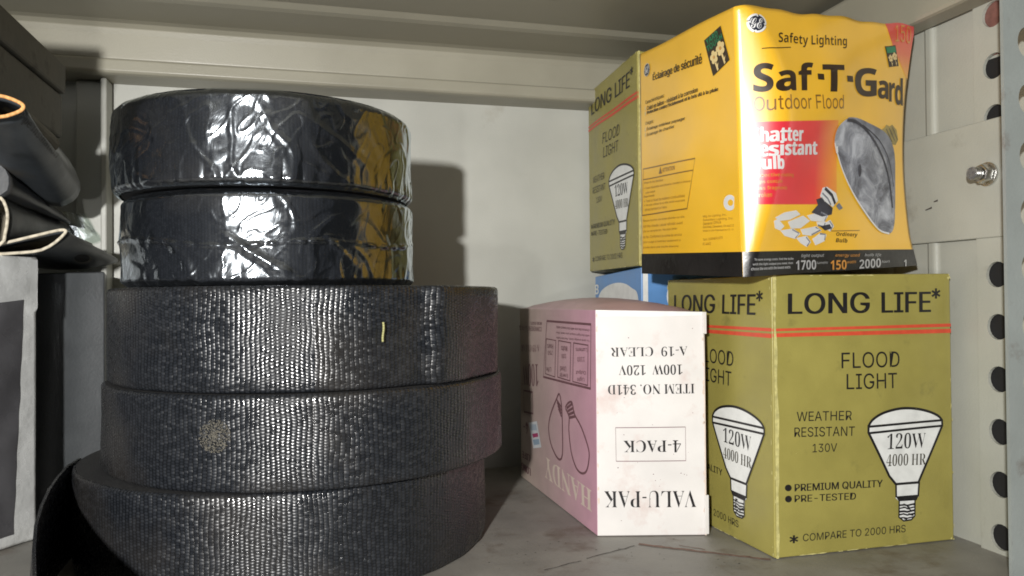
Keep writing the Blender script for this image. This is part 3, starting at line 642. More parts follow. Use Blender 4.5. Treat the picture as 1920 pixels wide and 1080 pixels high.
# flap tuck protruding at the right edge
bm = bmesh.new(); Xr = vec(0.2728, 0.498, 0)
for zz0, zz1, dx in ((-0.026, -0.0105, 0.0010), (-0.1675, -0.140, 0.0012)):
    box(bm, 0.2690, 0.2708+dx, 0.4965, 0.4975, zz0, zz1)
obj('tuck_flap', bm, M_whitecard, pk, bevel=0.0003)
S = pp[3]; S.n = 8
g = homography([(978, 579), (1121, 580), (1116, 1005), (973, 893)], [(0, 1), (1, 1), (1, 0), (0, 0)])
def gq(x0, y0, x1, y1, sl=0.0, sr=0.0):      # upside-down lettering, px box; sl/sr = extra drop at left / right
    return [g(x1, y0+sr), g(x0, y0+sl), g(x0, y1+sl), g(x1, y1+sr)]
p = Print()
p.line(S, [g(*q) for q in ((1030, 602), (1113, 607), (1110, 727), (1023, 706))], 0.010, 2, 0, True, .85)
for (x0, x1, ya, yb, yc, yd) in ((1078, 1107, 642, 646, 721, 714), (1050, 1075, 638, 642, 713, 706), (1027, 1047, 635, 638, 706, 700)):
    p.line(S, [g(*q) for q in ((x0+2, ya), (x1, yb), (x1-2, yc), (x0, yd))], 0.007, 2, 0, True, .85)
for i, s_ in enumerate(('To save energy costs, find the bulbs', 'with the light output you need, then', 'choose the one with the lowest watts')):
    y = 634-i*9.5; p.text(S, s_, gq(1048, y-5, 1110, y, 1, 6), 2, 0)
for s_, b_ in (('Lumens', (1084, 651, 1105, 659)), ('1100', (1087, 668, 1100, 677)), ('Output', (1084, 692, 1102, 701)), ('Light', (1086, 705, 1099, 714)),
               ('Watts', (1057, 648, 1069, 658)), ('100', (1058, 663, 1066, 671)), ('Used', (1055, 686, 1066, 696)), ('Energy', (1054, 698, 1069, 707)),
               ('Hours', (1031, 645, 1042, 654)), ('750', (1032, 657, 1041, 665)), ('Life', (1029, 688, 1038, 697))):
    p.text(S, s_, gq(*b_), 2, 0)
p.text(S, '100W', gq(981, 682, 1013, 724), 2, 0, 'serifb', -0.008); p.text(S, 'A-19 CLEAR', gq(980, 647, 1016, 660), 2, 0, 'serifb', -0.01)
p.text(S, 'CONVENIENT 4-PACK', gq(977, 613, 1020, 622, -2, 0), 2, 0); p.text(S, 'MORE BULBS', gq(999, 604, 1020, 610), 2, 0)
p.text(S, 'LONG', gq(975, 870, 992, 884, -4, 8), 2, 0, 'sans', emb=.02); p.text(S, 'LIFE', gq(977, 848, 992, 860, -3, 5), 2, 0, 'sans', emb=.02)
p.text(S, '4-', gq(981, 790, 990, 812, 0, 2), 2, 0, 'sans', emb=.01)
p.line(S, [g(*q) for q in ((983, 732), (1001, 735), (1001, 775), (983, 772))], 0.010, 2, 0, True, .85)
# two lamp outlines
for pts in ([(1053, 738), (1057, 765), (1057, 810), (1056, 845), (1052, 860), (1044, 855), (1034, 830), (1031, 800), (1036, 775), (1047, 748)],
            [(1075, 752), (1080, 775), (1092, 800), (1104, 840), (1104, 862), (1099, 882), (1090, 886), (1080, 875), (1072, 845), (1069, 805), (1070, 780), (1064, 762)]):
    p.line(S, [g(*q) for q in smooth_poly(pts, 4)], 0.009, 2, 0, True, .85)
for k in range(4):
    p.line(S, [g(*q) for q in ((1047+1.2*k, 747+6*k), (1056, 762+6*k))], 0.009, 2, 0, False, .85)
    p.line(S, [g(*q) for q in ((1066+1.3*k, 764+6*k), (1077+1.6*k, 755+8*k))], 0.011, 2, 0, False, .85)
p.done('side_print', [M_pinkline], pk)
p = Print(); p.text(S, 'HANDY', gq(1020, 898, 1107, 940, -45, 20), 1, 0, 'serifb', 0.0); p.done('brand_lettering', [M_pinkcream], pk)
p = Print(); p.poly(S, [g(*q) for q in ((992, 792), (1009, 789), (1016, 838), (1000, 840))], 3, 0)
p.poly(S, [g(*q) for q in ((999, 813), (1010, 811), (1011, 818), (1001, 820))], 4, 1); p.poly(S, [g(*q) for q in ((1000, 824), (1012, 822), (1013, 832), (1002, 834))], 4, 2)
for k in range(6): p.line(S, [g(996+2*k, 795), g(998+2*k, 806)], 0.008, 4, 2, False, .85)
p.done('price_sticker', [M_sticker, M_mag, M_bluegrey], pk)

# ------------------------------------------------------------------ yellow carton
yc = empty('yellow_bulb_carton', (0.33, 0.50, 0.015), 'crumpled bright yellow flood bulb carton lying on top of the olive carton', 'box')
A0, B0, C0, D0 = vec(0.2627, 0.433, 0.0125), vec(0.4140, 0.458, 0.0212), vec(0.400, 0.572, 0.024), vec(0.2475, 0.552, 0.0185)
A1, B1, C1, D1 = vec(0.2590, 0.433, 0.1830)*0.972, vec(0.4165, 0.458, 0.1915), vec(0.398, 0.572, 0.193), vec(0.2475, 0.552, 0.1890)
cy = vec(0.331, 0.50, 0)
def ywarp(p):
    h = max(0.0, min(1.0, (p.z-0.014)/0.172)); q = p.copy()
    tr = max(0.0, (p.x-0.33)/0.085)
    q.x -= 0.0092*tr**1.5*math.sin(math.pi*max(0, (h-0.05)/0.95))**0.9
    q.x += 0.003*tr*max(0, 1-h*6)
    q.z += (h**7)*(0.0009*math.sin(p.x*95+1.0)-0.0005*math.sin(p.x*210+p.y*60))
    return q
def yfront(u, v):
    d = max(u, 0)*0.152; vv = max(0.0, min(1.0, v))
    w = 0.003+0.0165*math.sin(math.pi*vv**1.45)**0.8          # width of the crushed, turned-back edge
    sl = 0.90
    t = min(1.0, max(0.0, (d-w*0.62)/(w*0.9)))
    b = sl*min(d, w*0.62)+sl*w*0.9*(t-t**3+0.5*t**4)           # steep, then easing to flat
    fall = (1-min(1, max(0, u)))**0.9
    return b*fall + 0.0014*noise.noise(Vector((u*3.2, v*4.0, 3)))*math.sin(math.pi*min(1, max(0, u)))*math.sin(math.pi*vv)*2
def yleft(u, v): return (0.0022*math.sin(math.pi*min(1, max(0, u)))+0.001*noise.noise(Vector((u*4, v*4, 9))))*math.sin(math.pi*min(1, max(0, v)))*math.sin(math.pi*min(1, max(0, u)))
yp = [Panel(A0, B0, B1, A1, yfront, 60, ywarp), Panel(B0, C0, C1, B1, None, 4, ywarp), Panel(C0, D0, D1, C1, None, 60, ywarp), Panel(D0, A0, A1, D1, yleft, 60, ywarp)]
carton_body('carton_body', yp, [M_yel], yc, (60, 60), smooth=True, bevel=0, botdrop=0.004)
Fp, Lp = yp[0], yp[3]
CI = CM.inverted()
def view(p):
    q = CI @ p; return 960-FPX*q.x/q.z, 540+FPX*q.y/q.z
def solver(pn, quad):                   # artwork measured on the creased face -> position on the unfolded face
    g_ = homography(quad, [(0, 1), (1, 1), (1, 0), (0, 0)])
    def f_(x, y):
        u, v = g_(x, y); e = 1e-4
        for _ in range(14):
            a = view(pn.raw(u, v)); b = view(pn.raw(u+e, v)); c = view(pn.raw(u, v+e))
            j = ((b[0]-a[0])/e, (c[0]-a[0])/e, (b[1]-a[1])/e, (c[1]-a[1])/e); D_ = j[0]*j[3]-j[1]*j[2]
            if abs(D_) < 1e-6: break
            dx, dy = x-a[0], y-a[1]
            du, dv = (j[3]*dx-j[1]*dy)/D_, (-j[2]*dx+j[0]*dy)/D_; m_ = max(1, abs(du)/0.08, abs(dv)/0.08)
            u = min(1, max(0, u+du/m_)); v = min(1, max(0, v+dv/m_))
            if abs(dx)+abs(dy) < 0.05: break
        return (u, v)
    return f_
h = solver(Fp, [(1388, 10), (1713, 46), (1712, 497), (1400, 520)])
k = solver(Lp, [(1204, 101), (1388, 10), (1400, 520), (1204, 514)])
hq = lambda *pts: [h(*q) for q in pts]
kq = lambda *pts: [k(*q) for q in pts]
# black foot band
p = Print()
n = 26
vb = h(1550, 471)[1]
p.poly(Fp, [(i/n, 0.0) for i in range(n+1)]+[(1-i/n, h(1395+310*(1-i/n), 472-4*(1-i/n))[1]) for i in range(n+1)], 1, 0)
bb_ = p.done('black_band', [M_blk], yc); p = Print()
p.poly(Lp, [(0, 0), (1, 0), (1, k(1398, 472)[1]), (0.5, k(1300, 474)[1]), (0, k(1205, 476)[1])], 1, 0)
p.done('black_band', [M_blk], yc)
p = Print()
def ht(st, x0, yA, x1, yB, hl, hr, mi=0, style='sansb', fat=0.0, layer=2, gap=1.0, sk=0, cut=None, emb=0.0):   # baseline (x0,yA)-(x1,yB), heights hl/hr
    p.text(Fp, st, hq((x0, yA), (x1, yB), (x1+sk, yB-hr), (x0+sk, yA-hl)), layer, mi, style, fat, gap, cut, emb)
ht('Safety Lighting', 1459, 85, 1587, 91, 25, 23, 0, 'sansb', -0.006)
ht('S', 1412, 173, 1450, 172, 54, 54, 0, 'sansb', 0.006); ht('af', 1454, 172, 1524, 170, 53, 53, 0, 'sansb', 0.006); p.poly(Fp, hq((1533, 149), (1545, 150), (1544, 139), (1532, 138)), 2, 0)
ht('T', 1541, 172, 1582, 172, 51, 50, 0, 'sansb', 0.006); p.poly(Fp, hq((1588, 153), (1599, 154), (1598, 143), (1587, 142)), 2, 0)
ht('G', 1601, 179, 1643, 182, 54, 54, 0, 'sansb', 0.006); ht('a', 1645, 184, 1665, 187, 34, 35, 0, 'sansb', 0.006)
ht('r', 1666, 190, 1677, 192, 36, 36, 0, 'sansb', 0.006); ht('d', 1677, 196, 1692, 199, 50, 52, 0, 'sansb', 0.006)
p.line(Fp, hq((1428, 91), (1455, 90), (1482, 89)), 0.003, 2, 0)
p.done('title_lettering', [M_yink], yc)
p = Print()
ht('O', 1413, 208, 1434, 208, 27, 27, 0, 'sans', 0.0); ht('utdoor Flood', 1437, 208, 1581, 204, 28, 26, 0, 'sans', 0.0)
p.done('subtitle_lettering', [M_bink, M_yink, M_cream], yc); p = Print()
p.line(Fp, hq((1558, 433), (1611, 432)), 0.003, 2, 0); ht('Ordinary', 1567, 444, 1607, 446, 9, 10, 1, 'sansbi'); ht('Bulb', 1566, 454, 1588, 455, 8, 8, 1, 'sansbi')
p.done('caption_lettering', [M_bink, M_yink, M_cream], yc); p = Print()
p.text(Lp, 'Éclairage de sécurité', kq((1225, 154), (1317, 124), (1316, 95), (1225, 136)), 2, 1, 'sans', emb=0.006)
rows = [('Caractéristiques:', 1211, 197, 1246, 184), ('Culot en laiton – résistant à la corrosion', 1214, 207, 1309, 172), ('Protection contre l’éclatement et le bris dû à la pluie', 1214, 216, 1347, 172),
        ('Usages:', 1211, 236, 1226, 232), ('Éclairage extérieur paysager', 1214, 246, 1285, 226), ('Éclairage de chantier', 1214, 257, 1265, 241)]
for s_, x0, y0, x1, y1 in rows: p.text(Lp, s_, kq((x0, y0), (x1, y1), (x1, y1-9), (x0, y0-8)), 2, 1, 'sans', emb=0.003)
for y in (206, 216, 246, 256): p.poly(Lp, kq((1210, y+1), (1212.5, y), (1212.5, y-7), (1210, y-6)), 2, 2)
p.done('side_lettering', [M_bink, M_yink, M_cream], yc)
# caution box and small print on the left face
p = Print()
p.line(Lp, kq((1207, 317), (1304, 297), (1289, 391), (1205, 404)), 0.009, 2, 0, True, 1.5); p.line(Lp, kq((1207, 337), (1300, 319)), 0.007, 2, 0, False, 1.5)
p.poly(Lp, kq((1236, 326), (1242, 325), (1239, 312)), 2, 1); p.text(Lp, 'ATTENTION', kq((1243, 323), (1266, 318), (1266, 310), (1243, 315)), 2, 1, 'sansb')
lines = [('Risque de choc électrique', 1209, 346, 1244, 340, 1), ('• Couper l’alimentation avant d’inspecter, d’installer ou d’enlever', 1209, 356, 1296, 342, 0), ('cette lampe', 1211, 365, 1229, 361, 0), ('Risque d’incendie', 1208, 372, 1228, 369, 1),
         ('• Tenir à l’écart de matières combustibles', 1209, 380, 1285, 369, 0), ('• Ne pas utiliser là où elle serait exposée', 1209, 388, 1285, 378, 0), ('directement à l’eau', 1210, 396, 1251, 390, 0)]
for j, (s_, a, b_) in enumerate([('Ne pas toucher une lampe allumée car elle', 1284, 2), ('est très chaude. Laisser refroidir avant', 1281, 2), ('de la remplacer. Ne pas jeter', 1271, 2), ('au feu. Conforme à la norme de service', 1279, 2), ('pour usage à l’extérieur seulement si', 1277, 1), ('posée dans une douille étanche', 1273, 0)]):
    y = 415+j*10; lines.append((s_, 1207, y+2, a, y-6+j, 0))
for j, (s_, b_) in enumerate([('Mfg. for Lighting, Inc.', 1363), ('Subsidiary Lighting, Inc.', 1376), ('General Office', 1353), ('East Park, Cleveland, OH 44112', 1377), ('Made in USA Fabriqué aux É.-U.', 1377)]): lines.append((s_, 1319, 409+j*6.6, b_, 405+j*6.8, 0))
lines += [('Tech. 150PAR/FL/STG', 1319, 452, 1356, 448, 0), ('PC 46622', 1319, 460, 1334, 459, 0)]
for s_, x0, y0, x1, y1, m_ in lines: p.text(Lp, s_, kq((x0, y0), (x1, y1), (x1, y1-5.2), (x0, y0-5.2)), 2, m_, 'sans')
p.done('caution_print', [M_tink, M_bink], yc)
# red panel with white words
p = Print()
p.poly(Fp, [h(1394+(1572-1394)*i/14, 229-4*i/14) for i in range(15)]+[h(1568-(1568-1396)*i/14, 383) for i in range(15)], 1, 0)
p2 = Print(); p2.poly(Lp, kq((1389, 240), (1396, 235), (1397, 384), (1389, 384)), 1, 0); p2.done('red_panel', [M_redgrad], yc)
rp_ = p.done('red_panel', [M_redgrad], yc); p = Print()
p.poly(Fp, hq((1659, 40), (1686, 43), (1713, 46), (1708, 100), (1701, 150), (1690, 125), (1676, 95), (1667, 65)), 1, 0)
rc_ = p.done('red_corner', [M_redcorner], yc)
p = Print()
ht('Sh', 1409, 266, 1441, 266, 28, 28, 0, 'sansb', emb=0.016); ht('atter', 1443, 266, 1505, 265, 25, 25, 0, 'sansb', emb=0.012); ht('Re', 1408, 294, 1440, 293, 28, 28, 0, 'sansb', emb=0.016); ht('sistant', 1442, 293, 1531, 290, 28, 28, 0, 'sansb', emb=0.009); ht('Bulb', 1408, 319, 1469, 317, 27, 27, 0, 'sansb', emb=0.016)
for j, (s_, x1) in enumerate((('Protective coating', 1487), ('helps contain', 1466), ('glass fragments', 1475), ('if broken', 1447))): ht(s_, 1407, 335+12*j, x1, 333+12*j, 9, 9, 1, 'sansb', 0.0)
p.done('panel_lettering', [M_wlet, M_otxt, M_yel, M_ltxt], rp_); p = Print()
ht('150', 1677, 79, 1706, 83, 31, 32, 1, 'sans', 0, 3)
p.done('corner_number', [M_wlet, M_otxt, M_yel, M_ltxt], rc_); p = Print()
p.disc(Lp, k(1369, 380), 0.05, 0.030, 2, 0, 20, 0.7, 5.7); p.disc(Lp, k(1371, 380), 0.022, 0.012, 3, 2)
p.done('round_mark', [M_wlet, M_otxt, M_yel, M_ltxt], yc); p = Print()
for j, (s_, x0, y0, x1, y1) in enumerate((('To save energy costs, find the bulbs', 1414, 490, 1487, 488), ('with the light output you need, then', 1411, 499, 1486, 496), ('choose the one with the lowest watts', 1408, 507, 1481, 503))): ht(s_, x0, y0, x1, y1, 6, 5.5, 3, 'sansb', 0.0)
for s_, x0, y0, x1, y1, hh, m_, fat in (('light output', 1501, 484, 1544, 483, 8, 3, 0), ('energy used', 1565, 483, 1611, 483, 8, 1, 0), ('bulb life', 1620, 482, 1651, 482, 7, 3, 0), ('1700', 1491, 506, 1529, 505, 18, 3, 0), ('lumens', 1530, 495, 1551, 494, 5, 3, 0),
                                        ('150', 1556, 506, 1586, 505, 18, 1, 0), ('watts', 1587, 494, 1604, 493, 5, 1, 0), ('2000', 1610, 504, 1650, 501, 17, 3, 0), ('hours', 1652, 493, 1667, 492, 5, 3, 0)):
    ht(s_, x0, y0, x1, y1, hh, hh, m_, 'sansbi' if hh > 12 else 'sansi', fat, 3)
ht('1', 1693, 500, 1698, 500, 13, 13, 3, 'sansbi', 0, 3)
p.done('band_lettering', [M_wlet, M_otxt, M_yel, M_ltxt], bb_)
# round script emblem on both faces
p = Print()
def emblem(pn, F_, cx, cy, rx, ry, sl=0.0):
    E = lambda a, r: F_(cx+rx*r*math.cos(a), cy+ry*r*math.sin(a)+sl*r*math.cos(a))
    p.poly(pn, [E(2*math.pi*i/28, 1.0) for i in range(28)], 2, 0)
    for q in range(4):                  # four curled strokes that make the rim
        a0 = q*math.pi/2+0.25
        pts = [E(a0+t*1.35, 0.97-0.02*t) for t in [j/8 for j in range(9)]]+[E(a0+1.42, 0.86), E(a0+1.30, 0.80)]
        p.line(pn, pts, 0.0075*rx/16, 3, 1, False, 1.1)
    V, Fc = text_geo('GE', 'script', 0.0)
    p.add(pn, [F_(cx+rx*1.35*(a-0.5), cy-ry*1.15*(b-0.5)+sl*1.35*(a-0.5)) for a, b in V], Fc, 3, 1)
emblem(Fp, h, 1418, 44, 17, 16.5, 1.5); p.done('round_emblem', [M_navy, M_wlet], yc); p = Print(); emblem(Lp, k, 1214, 131, 5.2, 12, -3)
p.done('round_emblem', [M_navy, M_white], yc)
# garden badge, big on the left face and small on the front
p = Print()
bq = kq((1338, 143), (1369, 112), (1352, 48), (1321, 76))
def badge(pn, quad, big):
    B = lambda a, b: bil(quad, a, b)
    p.poly(pn, [B(0, 0), B(1, 0), B(1, 1), B(0, 1)], 2, 0)
    if big:
        p.text(pn, 'YARD', [B(.10, .82), B(.78, .82), B(.78, .97), B(.10, .97)], 3, 1, 'sansb'); p.text(pn, 'TOUGH', [B(.06, .64), B(.95, .64), B(.95, .80), B(.06, .80)], 3, 1, 'sansb')
    else: p.poly(pn, [B(.06, .66), B(.94, .66), B(.94, .95), B(.06, .95)], 3, 1)
    for cx_, cy_, r_ in ((.30, .40, .17), (.72, .47, .19)):
        for j in range(5):
            a = j*2*math.pi/5+.3; c_ = (cx_+r_*.75*math.cos(a), cy_+r_*.62*math.sin(a))
            p.poly(pn, [B(c_[0]+r_*.55*math.cos(t), c_[1]+r_*.42*math.sin(t)) for t in [2*math.pi*i/10 for i in range(10)]], 3, 2)
        p.poly(pn, [B(cx_+r_*.28*math.cos(t), cy_+r_*.22*math.sin(t)) for t in [2*math.pi*i/8 for i in range(8)]], 4, 3)
        p.line(pn, [B(cx_, cy_-.15), B(cx_+.03, .02)], 0.012 if big else 0.003, 3, 2)
        p.poly(pn, [B(cx_+.03, .05), B(cx_+.15, .20), B(cx_+.05, .16)], 3, 2)
badge(Lp, bq, True); p.done('garden_badge', [M_yink, M_green, M_cream, M_otxt], yc); p = Print(); badge(Fp, hq((1666, 126), (1684, 124), (1678, 85), (1658, 87)), False)
p.done('garden_badge', [M_yink, M_green, M_cream, M_otxt], yc)
# picture of the coated lamp and the broken ordinary lamp
p = Print()
lens = smooth_poly([(1563, 262), (1568, 242), (1579, 228), (1592, 221), (1606, 226), (1622, 240), (1640, 262), (1656, 290), (1667, 325), (1673, 365), (1676, 400), (1674, 425), (1668, 437), (1655, 437), (1638, 424), (1614, 392), (1592, 352), (1575, 308), (1565, 282)], 3)
body = smooth_poly([(1588, 222), (1605, 221), (1630, 232), (1655, 246), (1668, 262), (1676, 290), (1677, 340), (1676, 400), (1668, 330), (1650, 278), (1620, 238)], 3)
capp = [(1648, 246), (1657, 240), (1661, 234), (1667, 237), (1672, 234), (1680, 244), (1683, 262), (1678, 272), (1670, 270), (1660, 256)]
p.poly(Fp, [h(*q) for q in capp], 2, 2)
for d in range(3): p.line(Fp, hq((1660+6*d, 240-1.5*d+2), (1671+5*d, 266-2*d)), 0.004, 3, 1)
p.poly(Fp, [h(*q) for q in body], 3, 3); p.poly(Fp, [h(*q) for q in lens], 4, 0)
p.line(Fp, [h(*q) for q in smooth_poly([(1586, 225), (1605, 230), (1628, 252), (1650, 290), (1664, 335), (1671, 390)], 4, False)], 0.012, 5, 1)
p.line(Fp, [h(*q) for q in smooth_poly([(1615, 235), (1645, 262), (1664, 300), (1673, 350)], 4, False)], 0.006, 5, 1)
p.poly(Fp, [h(*q) for q in smooth_poly([(1607, 312), (1611, 308), (1613, 320), (1610, 332), (1607, 326)], 2)], 5, 1)
p.line(Fp, [h(*q) for q in smooth_poly([(1563, 268), (1575, 312), (1594, 356), (1618, 395), (1645, 430), (1665, 438)], 4, False)], 0.007, 5, 4)
p.poly(Fp, hq((1563, 276), (1568, 274), (1569, 286), (1565, 288)), 6, 4)
p.done('coated_lamp_picture', [M_lens, M_lensdark, M_cap, M_lensmid, M_wlet], yc); p = Print()
shards = [[(1452, 408), (1470, 398), (1492, 394), (1500, 402), (1480, 412), (1462, 414)], [(1450, 414), (1458, 410), (1470, 424), (1462, 432), (1452, 428)], [(1476, 416), (1505, 404), (1518, 414), (1500, 428), (1482, 428)],
          [(1462, 432), (1486, 428), (1500, 438), (1490, 448), (1470, 442)], [(1500, 430), (1530, 424), (1540, 432), (1520, 442), (1504, 440)], [(1492, 446), (1512, 442), (1520, 454), (1512, 463), (1500, 456)],
          [(1522, 448), (1538, 436), (1549, 440), (1545, 452), (1528, 460)], [(1512, 404), (1540, 396), (1552, 404), (1545, 416), (1520, 414)], [(1545, 418), (1556, 412), (1563, 424), (1556, 434), (1548, 430)], [(1530, 416), (1548, 416), (1546, 426), (1532, 424)]]
for sh in shards: p.poly(Fp, [h(*q) for q in sh], 2, 4)
for sh in shards[3:]: p.line(Fp, [h(sh[1][0]-2, sh[1][1]+2), h(sh[2][0]-3, sh[2][1]-1), h(sh[3][0], sh[3][1]-2)], 0.006, 3, 3)
p.poly(Fp, hq((1520, 398), (1532, 384), (1529, 374), (1540, 370), (1544, 376), (1560, 390), (1558, 402), (1540, 406)), 3, 1)
p.poly(Fp, hq((1536, 368), (1541, 352), (1549, 350), (1566, 362), (1570, 376), (1560, 388), (1545, 378)), 3, 4)
p.line(Fp, hq((1545, 353), (1558, 366), (1564, 382)), 0.013, 4, 1); p.line(Fp, hq((1540, 362), (1550, 372), (1556, 384)), 0.007, 4, 3); p.poly(Fp, hq((1566, 386), (1572, 380), (1579, 390), (1572, 394)), 3, 3)
p.poly(Fp, hq((1536, 424), (1554, 420), (1558, 428), (1545, 432)), 4, 1)
p.done('broken_lamp_picture', [M_lens, M_lensdark, M_cap, M_lensmid, M_wlet], yc)

# ------------------------------------------------------------------ rolls of webbing
def roll_mesh(cx, cy, z0, z1, Rr, core, rfun, nth=220, nz=10, edge=0.0022):
    bm = bmesh.new(); uvl = bm.loops.layers.uv.new('UVMap')
    prof = []                            # (radius offset, z, face?)
    prof.append((-edge, z0)); prof.append((-edge*.3, z0+edge*.35))
    for j in range(nz+1): prof.append((0.0, z0+edge+(z1-z0-2*edge)*j/nz))
    prof.append((-edge*.3, z1-edge*.35)); prof.append((-edge, z1))
    rings = []
    for i in range(nth):
        a = 2*math.pi*i/nth; row = []
        for d, z in prof:
            zz, rr = z, Rr+d+rfun(a, (z-z0)/(z1-z0))
            row.append(bm.verts.new((cx+rr*math.sin(a), cy-rr*math.cos(a), zz)))
        rings.append(row)
    m = len(prof)
    for i in range(nth):
        j = (i+1) % nth
        for q in range(m-1):
            f = bm.faces.new((rings[i][q], rings[j][q], rings[j][q+1], rings[i][q+1])); f.smooth = True
            for l, (ii, qq) in zip(f.loops, ((i, q), (i+1, q), (i+1, q+1), (i, q+1))): l[uvl].uv = (ii*2*math.pi/nth*Rr, prof[qq][1])
    for zz, k_ in ((z1, m-1), (z0, 0)):
        inn = [bm.verts.new((cx+core*math.sin(2*math.pi*i/nth), cy-core*math.cos(2*math.pi*i/nth), zz)) for i in range(nth)]
        for i in range(nth):
            j = (i+1) % nth
            q = (rings[i][k_], rings[j][k_], inn[j], inn[i])
            f = bm.faces.new(q if zz == z1 else q[::-1]); f.material_index = 1
        if zz == z1: top = inn
        else: bot = inn
    for i in range(nth):
        j = (i+1) % nth; f = bm.faces.new((top[i], top[j], bot[j], bot[i])); f.material_index = 1
    return bm
def core_tube(cx, cy, z0, z1, r):
    bm = bmesh.new(); cyl(bm, vec(cx, cy, z0), vec(0, 0, 1), r, z1-z0, 48, caps=False); cyl(bm, vec(cx, cy, z0), vec(0, 0, 1), r-0.004, z1-z0, 48, caps=False); return bm
CX, CY = -0.013, 0.587
def add_roll(name, label, group, cx, cy, z0, z1, Rr, rfun, mat=None, core=0.035):
    r = empty(name, (cx, cy, z0), label, 'roll', group)
    obj('webbing', roll_mesh(cx, cy, z0, z1, Rr, core, rfun), [mat or M_weave, M_rollface], r)
    obj('core_tube', core_tube(cx, cy, z0+.001, z1-.001, core-0.0005), M_card, r)
    return r
GR = 'bare black webbing rolls stacked on the shelf floor'
def ang(px): return math.atan2(*(lambda d: (d.x, d.y))(ray(px, 600)))
def dent(a, v, a0, w, amp): return amp*math.exp(-((a-a0)/w)**2)
wob = lambda s: (lambda a, v: 0.0012*noise.noise(Vector((3*math.cos(a), 3*math.sin(a), s+v*0.6)))+0.0007*noise.noise(Vector((9*math.cos(a), 9*math.sin(a), s+v*2))))
def w3(a, v):
    x = a if a < math.pi else a-2*math.pi
    # loose outer layer: it sags in and lifts again near the right of the roll
    return wob(3)(a, v)+0.0035*(-sm(0.15, 0.49, x)*(1-sm(0.49, 0.60, x)))+0.0030*sm(0.49, 0.60, x)*(1-sm(0.60, 0.95, x))
r5 = add_roll('webbing_roll', 'lowest bare roll of black webbing with its loose end trailing forward at the left', GR, CX, CY, ZF+.0004, -0.1066, 0.1395, wob(1))
r4 = add_roll('webbing_roll', 'middle bare roll of black webbing with a pale dust spot on its side', GR, CX+0.0145, CY-0.006, -0.1062, -0.0522, 0.1365, wob(2))
r3 = add_roll('webbing_roll', 'upper bare roll of black webbing with a short yellow thread, under the film wrapped rolls', GR, CX+0.0150, CY-0.005, -0.0518, 0.0085, 0.1340, w3)
# pale dust spot, yellow thread, fallen crumb
def on_roll(px, py, cx, cy, Rr, off):    # where the view through that spot meets the roll
    d = ray(px, py); d2 = Vector((d.x, d.y)); c = Vector((cx, cy)); A = d2.dot(d2); B = -2*d2.dot(c); Cc = c.dot(c)-(Rr+off)**2
    t = (-B-math.sqrt(B*B-4*A*Cc))/(2*A); return d*t
bm = bmesh.new()
ctr = (402, 818)
for k_ in range(700):
    a = random.uniform(0, 6.28); rr = 30*random.random()**0.62; q = on_roll(ctr[0]+rr*math.cos(a), ctr[1]+rr*math.sin(a)*1.05, CX+.0145, CY-.006, 0.1365, 0.0014)
    s_ = random.uniform(.00015, .0005); t_ = Vector((q.y-CY, -(q.x-CX), 0)).normalized()*s_
    bm.faces.new([bm.verts.new(w) for w in (q-t_, q-vec(0, 0, s_*.8), q+t_, q+vec(0, 0, s_*.8))])
obj('dust_spot', bm, M_lint, r4)
bm = bmesh.new()
pts = [on_roll(718.5+1.0*math.sin(i*.7), 604+i*4.6, CX+.0150, CY-.005, 0.1340, 0.0012) for i in range(9)]
for i in range(8): cyl(bm, pts[i], pts[i+1]-pts[i], 0.0007, (pts[i+1]-pts[i]).length, 6)
obj('yellow_thread', bm, M_thread, r3)
# loose tail of the bottom roll, a band standing on edge
bm = bmesh.new(); uvl = bm.loops.layers.uv.new('UVMap')
top = [(-0.1530, 0.585), (-0.1540, 0.562), (-0.1525, 0.535), (-0.1485, 0.505), (-0.1420, 0.47), (-0.134, 0.435), (-0.124, 0.40), (-0.113, 0.365), (-0.106, 0.345)]
n = len(top); th = 0.0016; nzs = 6; G = []
for i, (x, y) in enumerate(top):
    zt = -0.1066-0.0009*i*(i > 1)-0.0004*max(0, i-3)**1.2; col = []
    for j in range(nzs+1):
        v = j/nzs; z = ZF+.0006+(zt-ZF)*v; sx = 0.006*(1-v)*(i/n)
        col.append((x-sx, y, z))
    G.append(col)
fr = [[bm.verts.new(c) for c in col] for col in G]; bk = [[bm.verts.new((c[0]+th, c[1]-0.0002, c[2])) for c in col] for col in G]
def qf(a, b, c, d, uv):
    f = bm.faces.new((a, b, c, d)); f.smooth = False
    for l, w in zip(f.loops, uv): l[uvl].uv = w
s_ = [0.0]
for i in range(1, n): s_.append(s_[-1]+math.hypot(top[i][0]-top[i-1][0], top[i][1]-top[i-1][1]))
for i in range(n-1):
    for j in range(nzs):
        uv = [(s_[i], G[i][j][2]), (s_[i+1], G[i+1][j][2]), (s_[i+1], G[i+1][j+1][2]), (s_[i], G[i][j+1][2])]
        qf(fr[i][j], fr[i+1][j], fr[i+1][j+1], fr[i][j+1], uv); qf(bk[i+1][j], bk[i][j], bk[i][j+1], bk[i+1][j+1], [uv[1], uv[0], uv[3], uv[2]])
    qf(fr[i][nzs], fr[i+1][nzs], bk[i+1][nzs], bk[i][nzs], uv); qf(bk[i][0], bk[i+1][0], fr[i+1][0], fr[i][0], uv)
for e in (0, n-1):
    for j in range(nzs): qf(fr[e][j], fr[e][j+1], bk[e][j+1], bk[e][j], [(0, 0)]*4)
bmesh.ops.recalc_face_normals(bm, faces=bm.faces); obj('loose_end', bm, M_weave, r5)
bm = bmesh.new(); q = vec(-0.098, 0.50, -0.1050)
bmesh.ops.create_icosphere(bm, subdivisions=1, radius=0.0014, matrix=Matrix.Translation(q) @ Matrix.Diagonal((1.3, 1, .6, 1)))
tag(obj('crumb', bm, M_lint), 'tiny pale crumb lying on top of the lowest black roll', 'crumb')

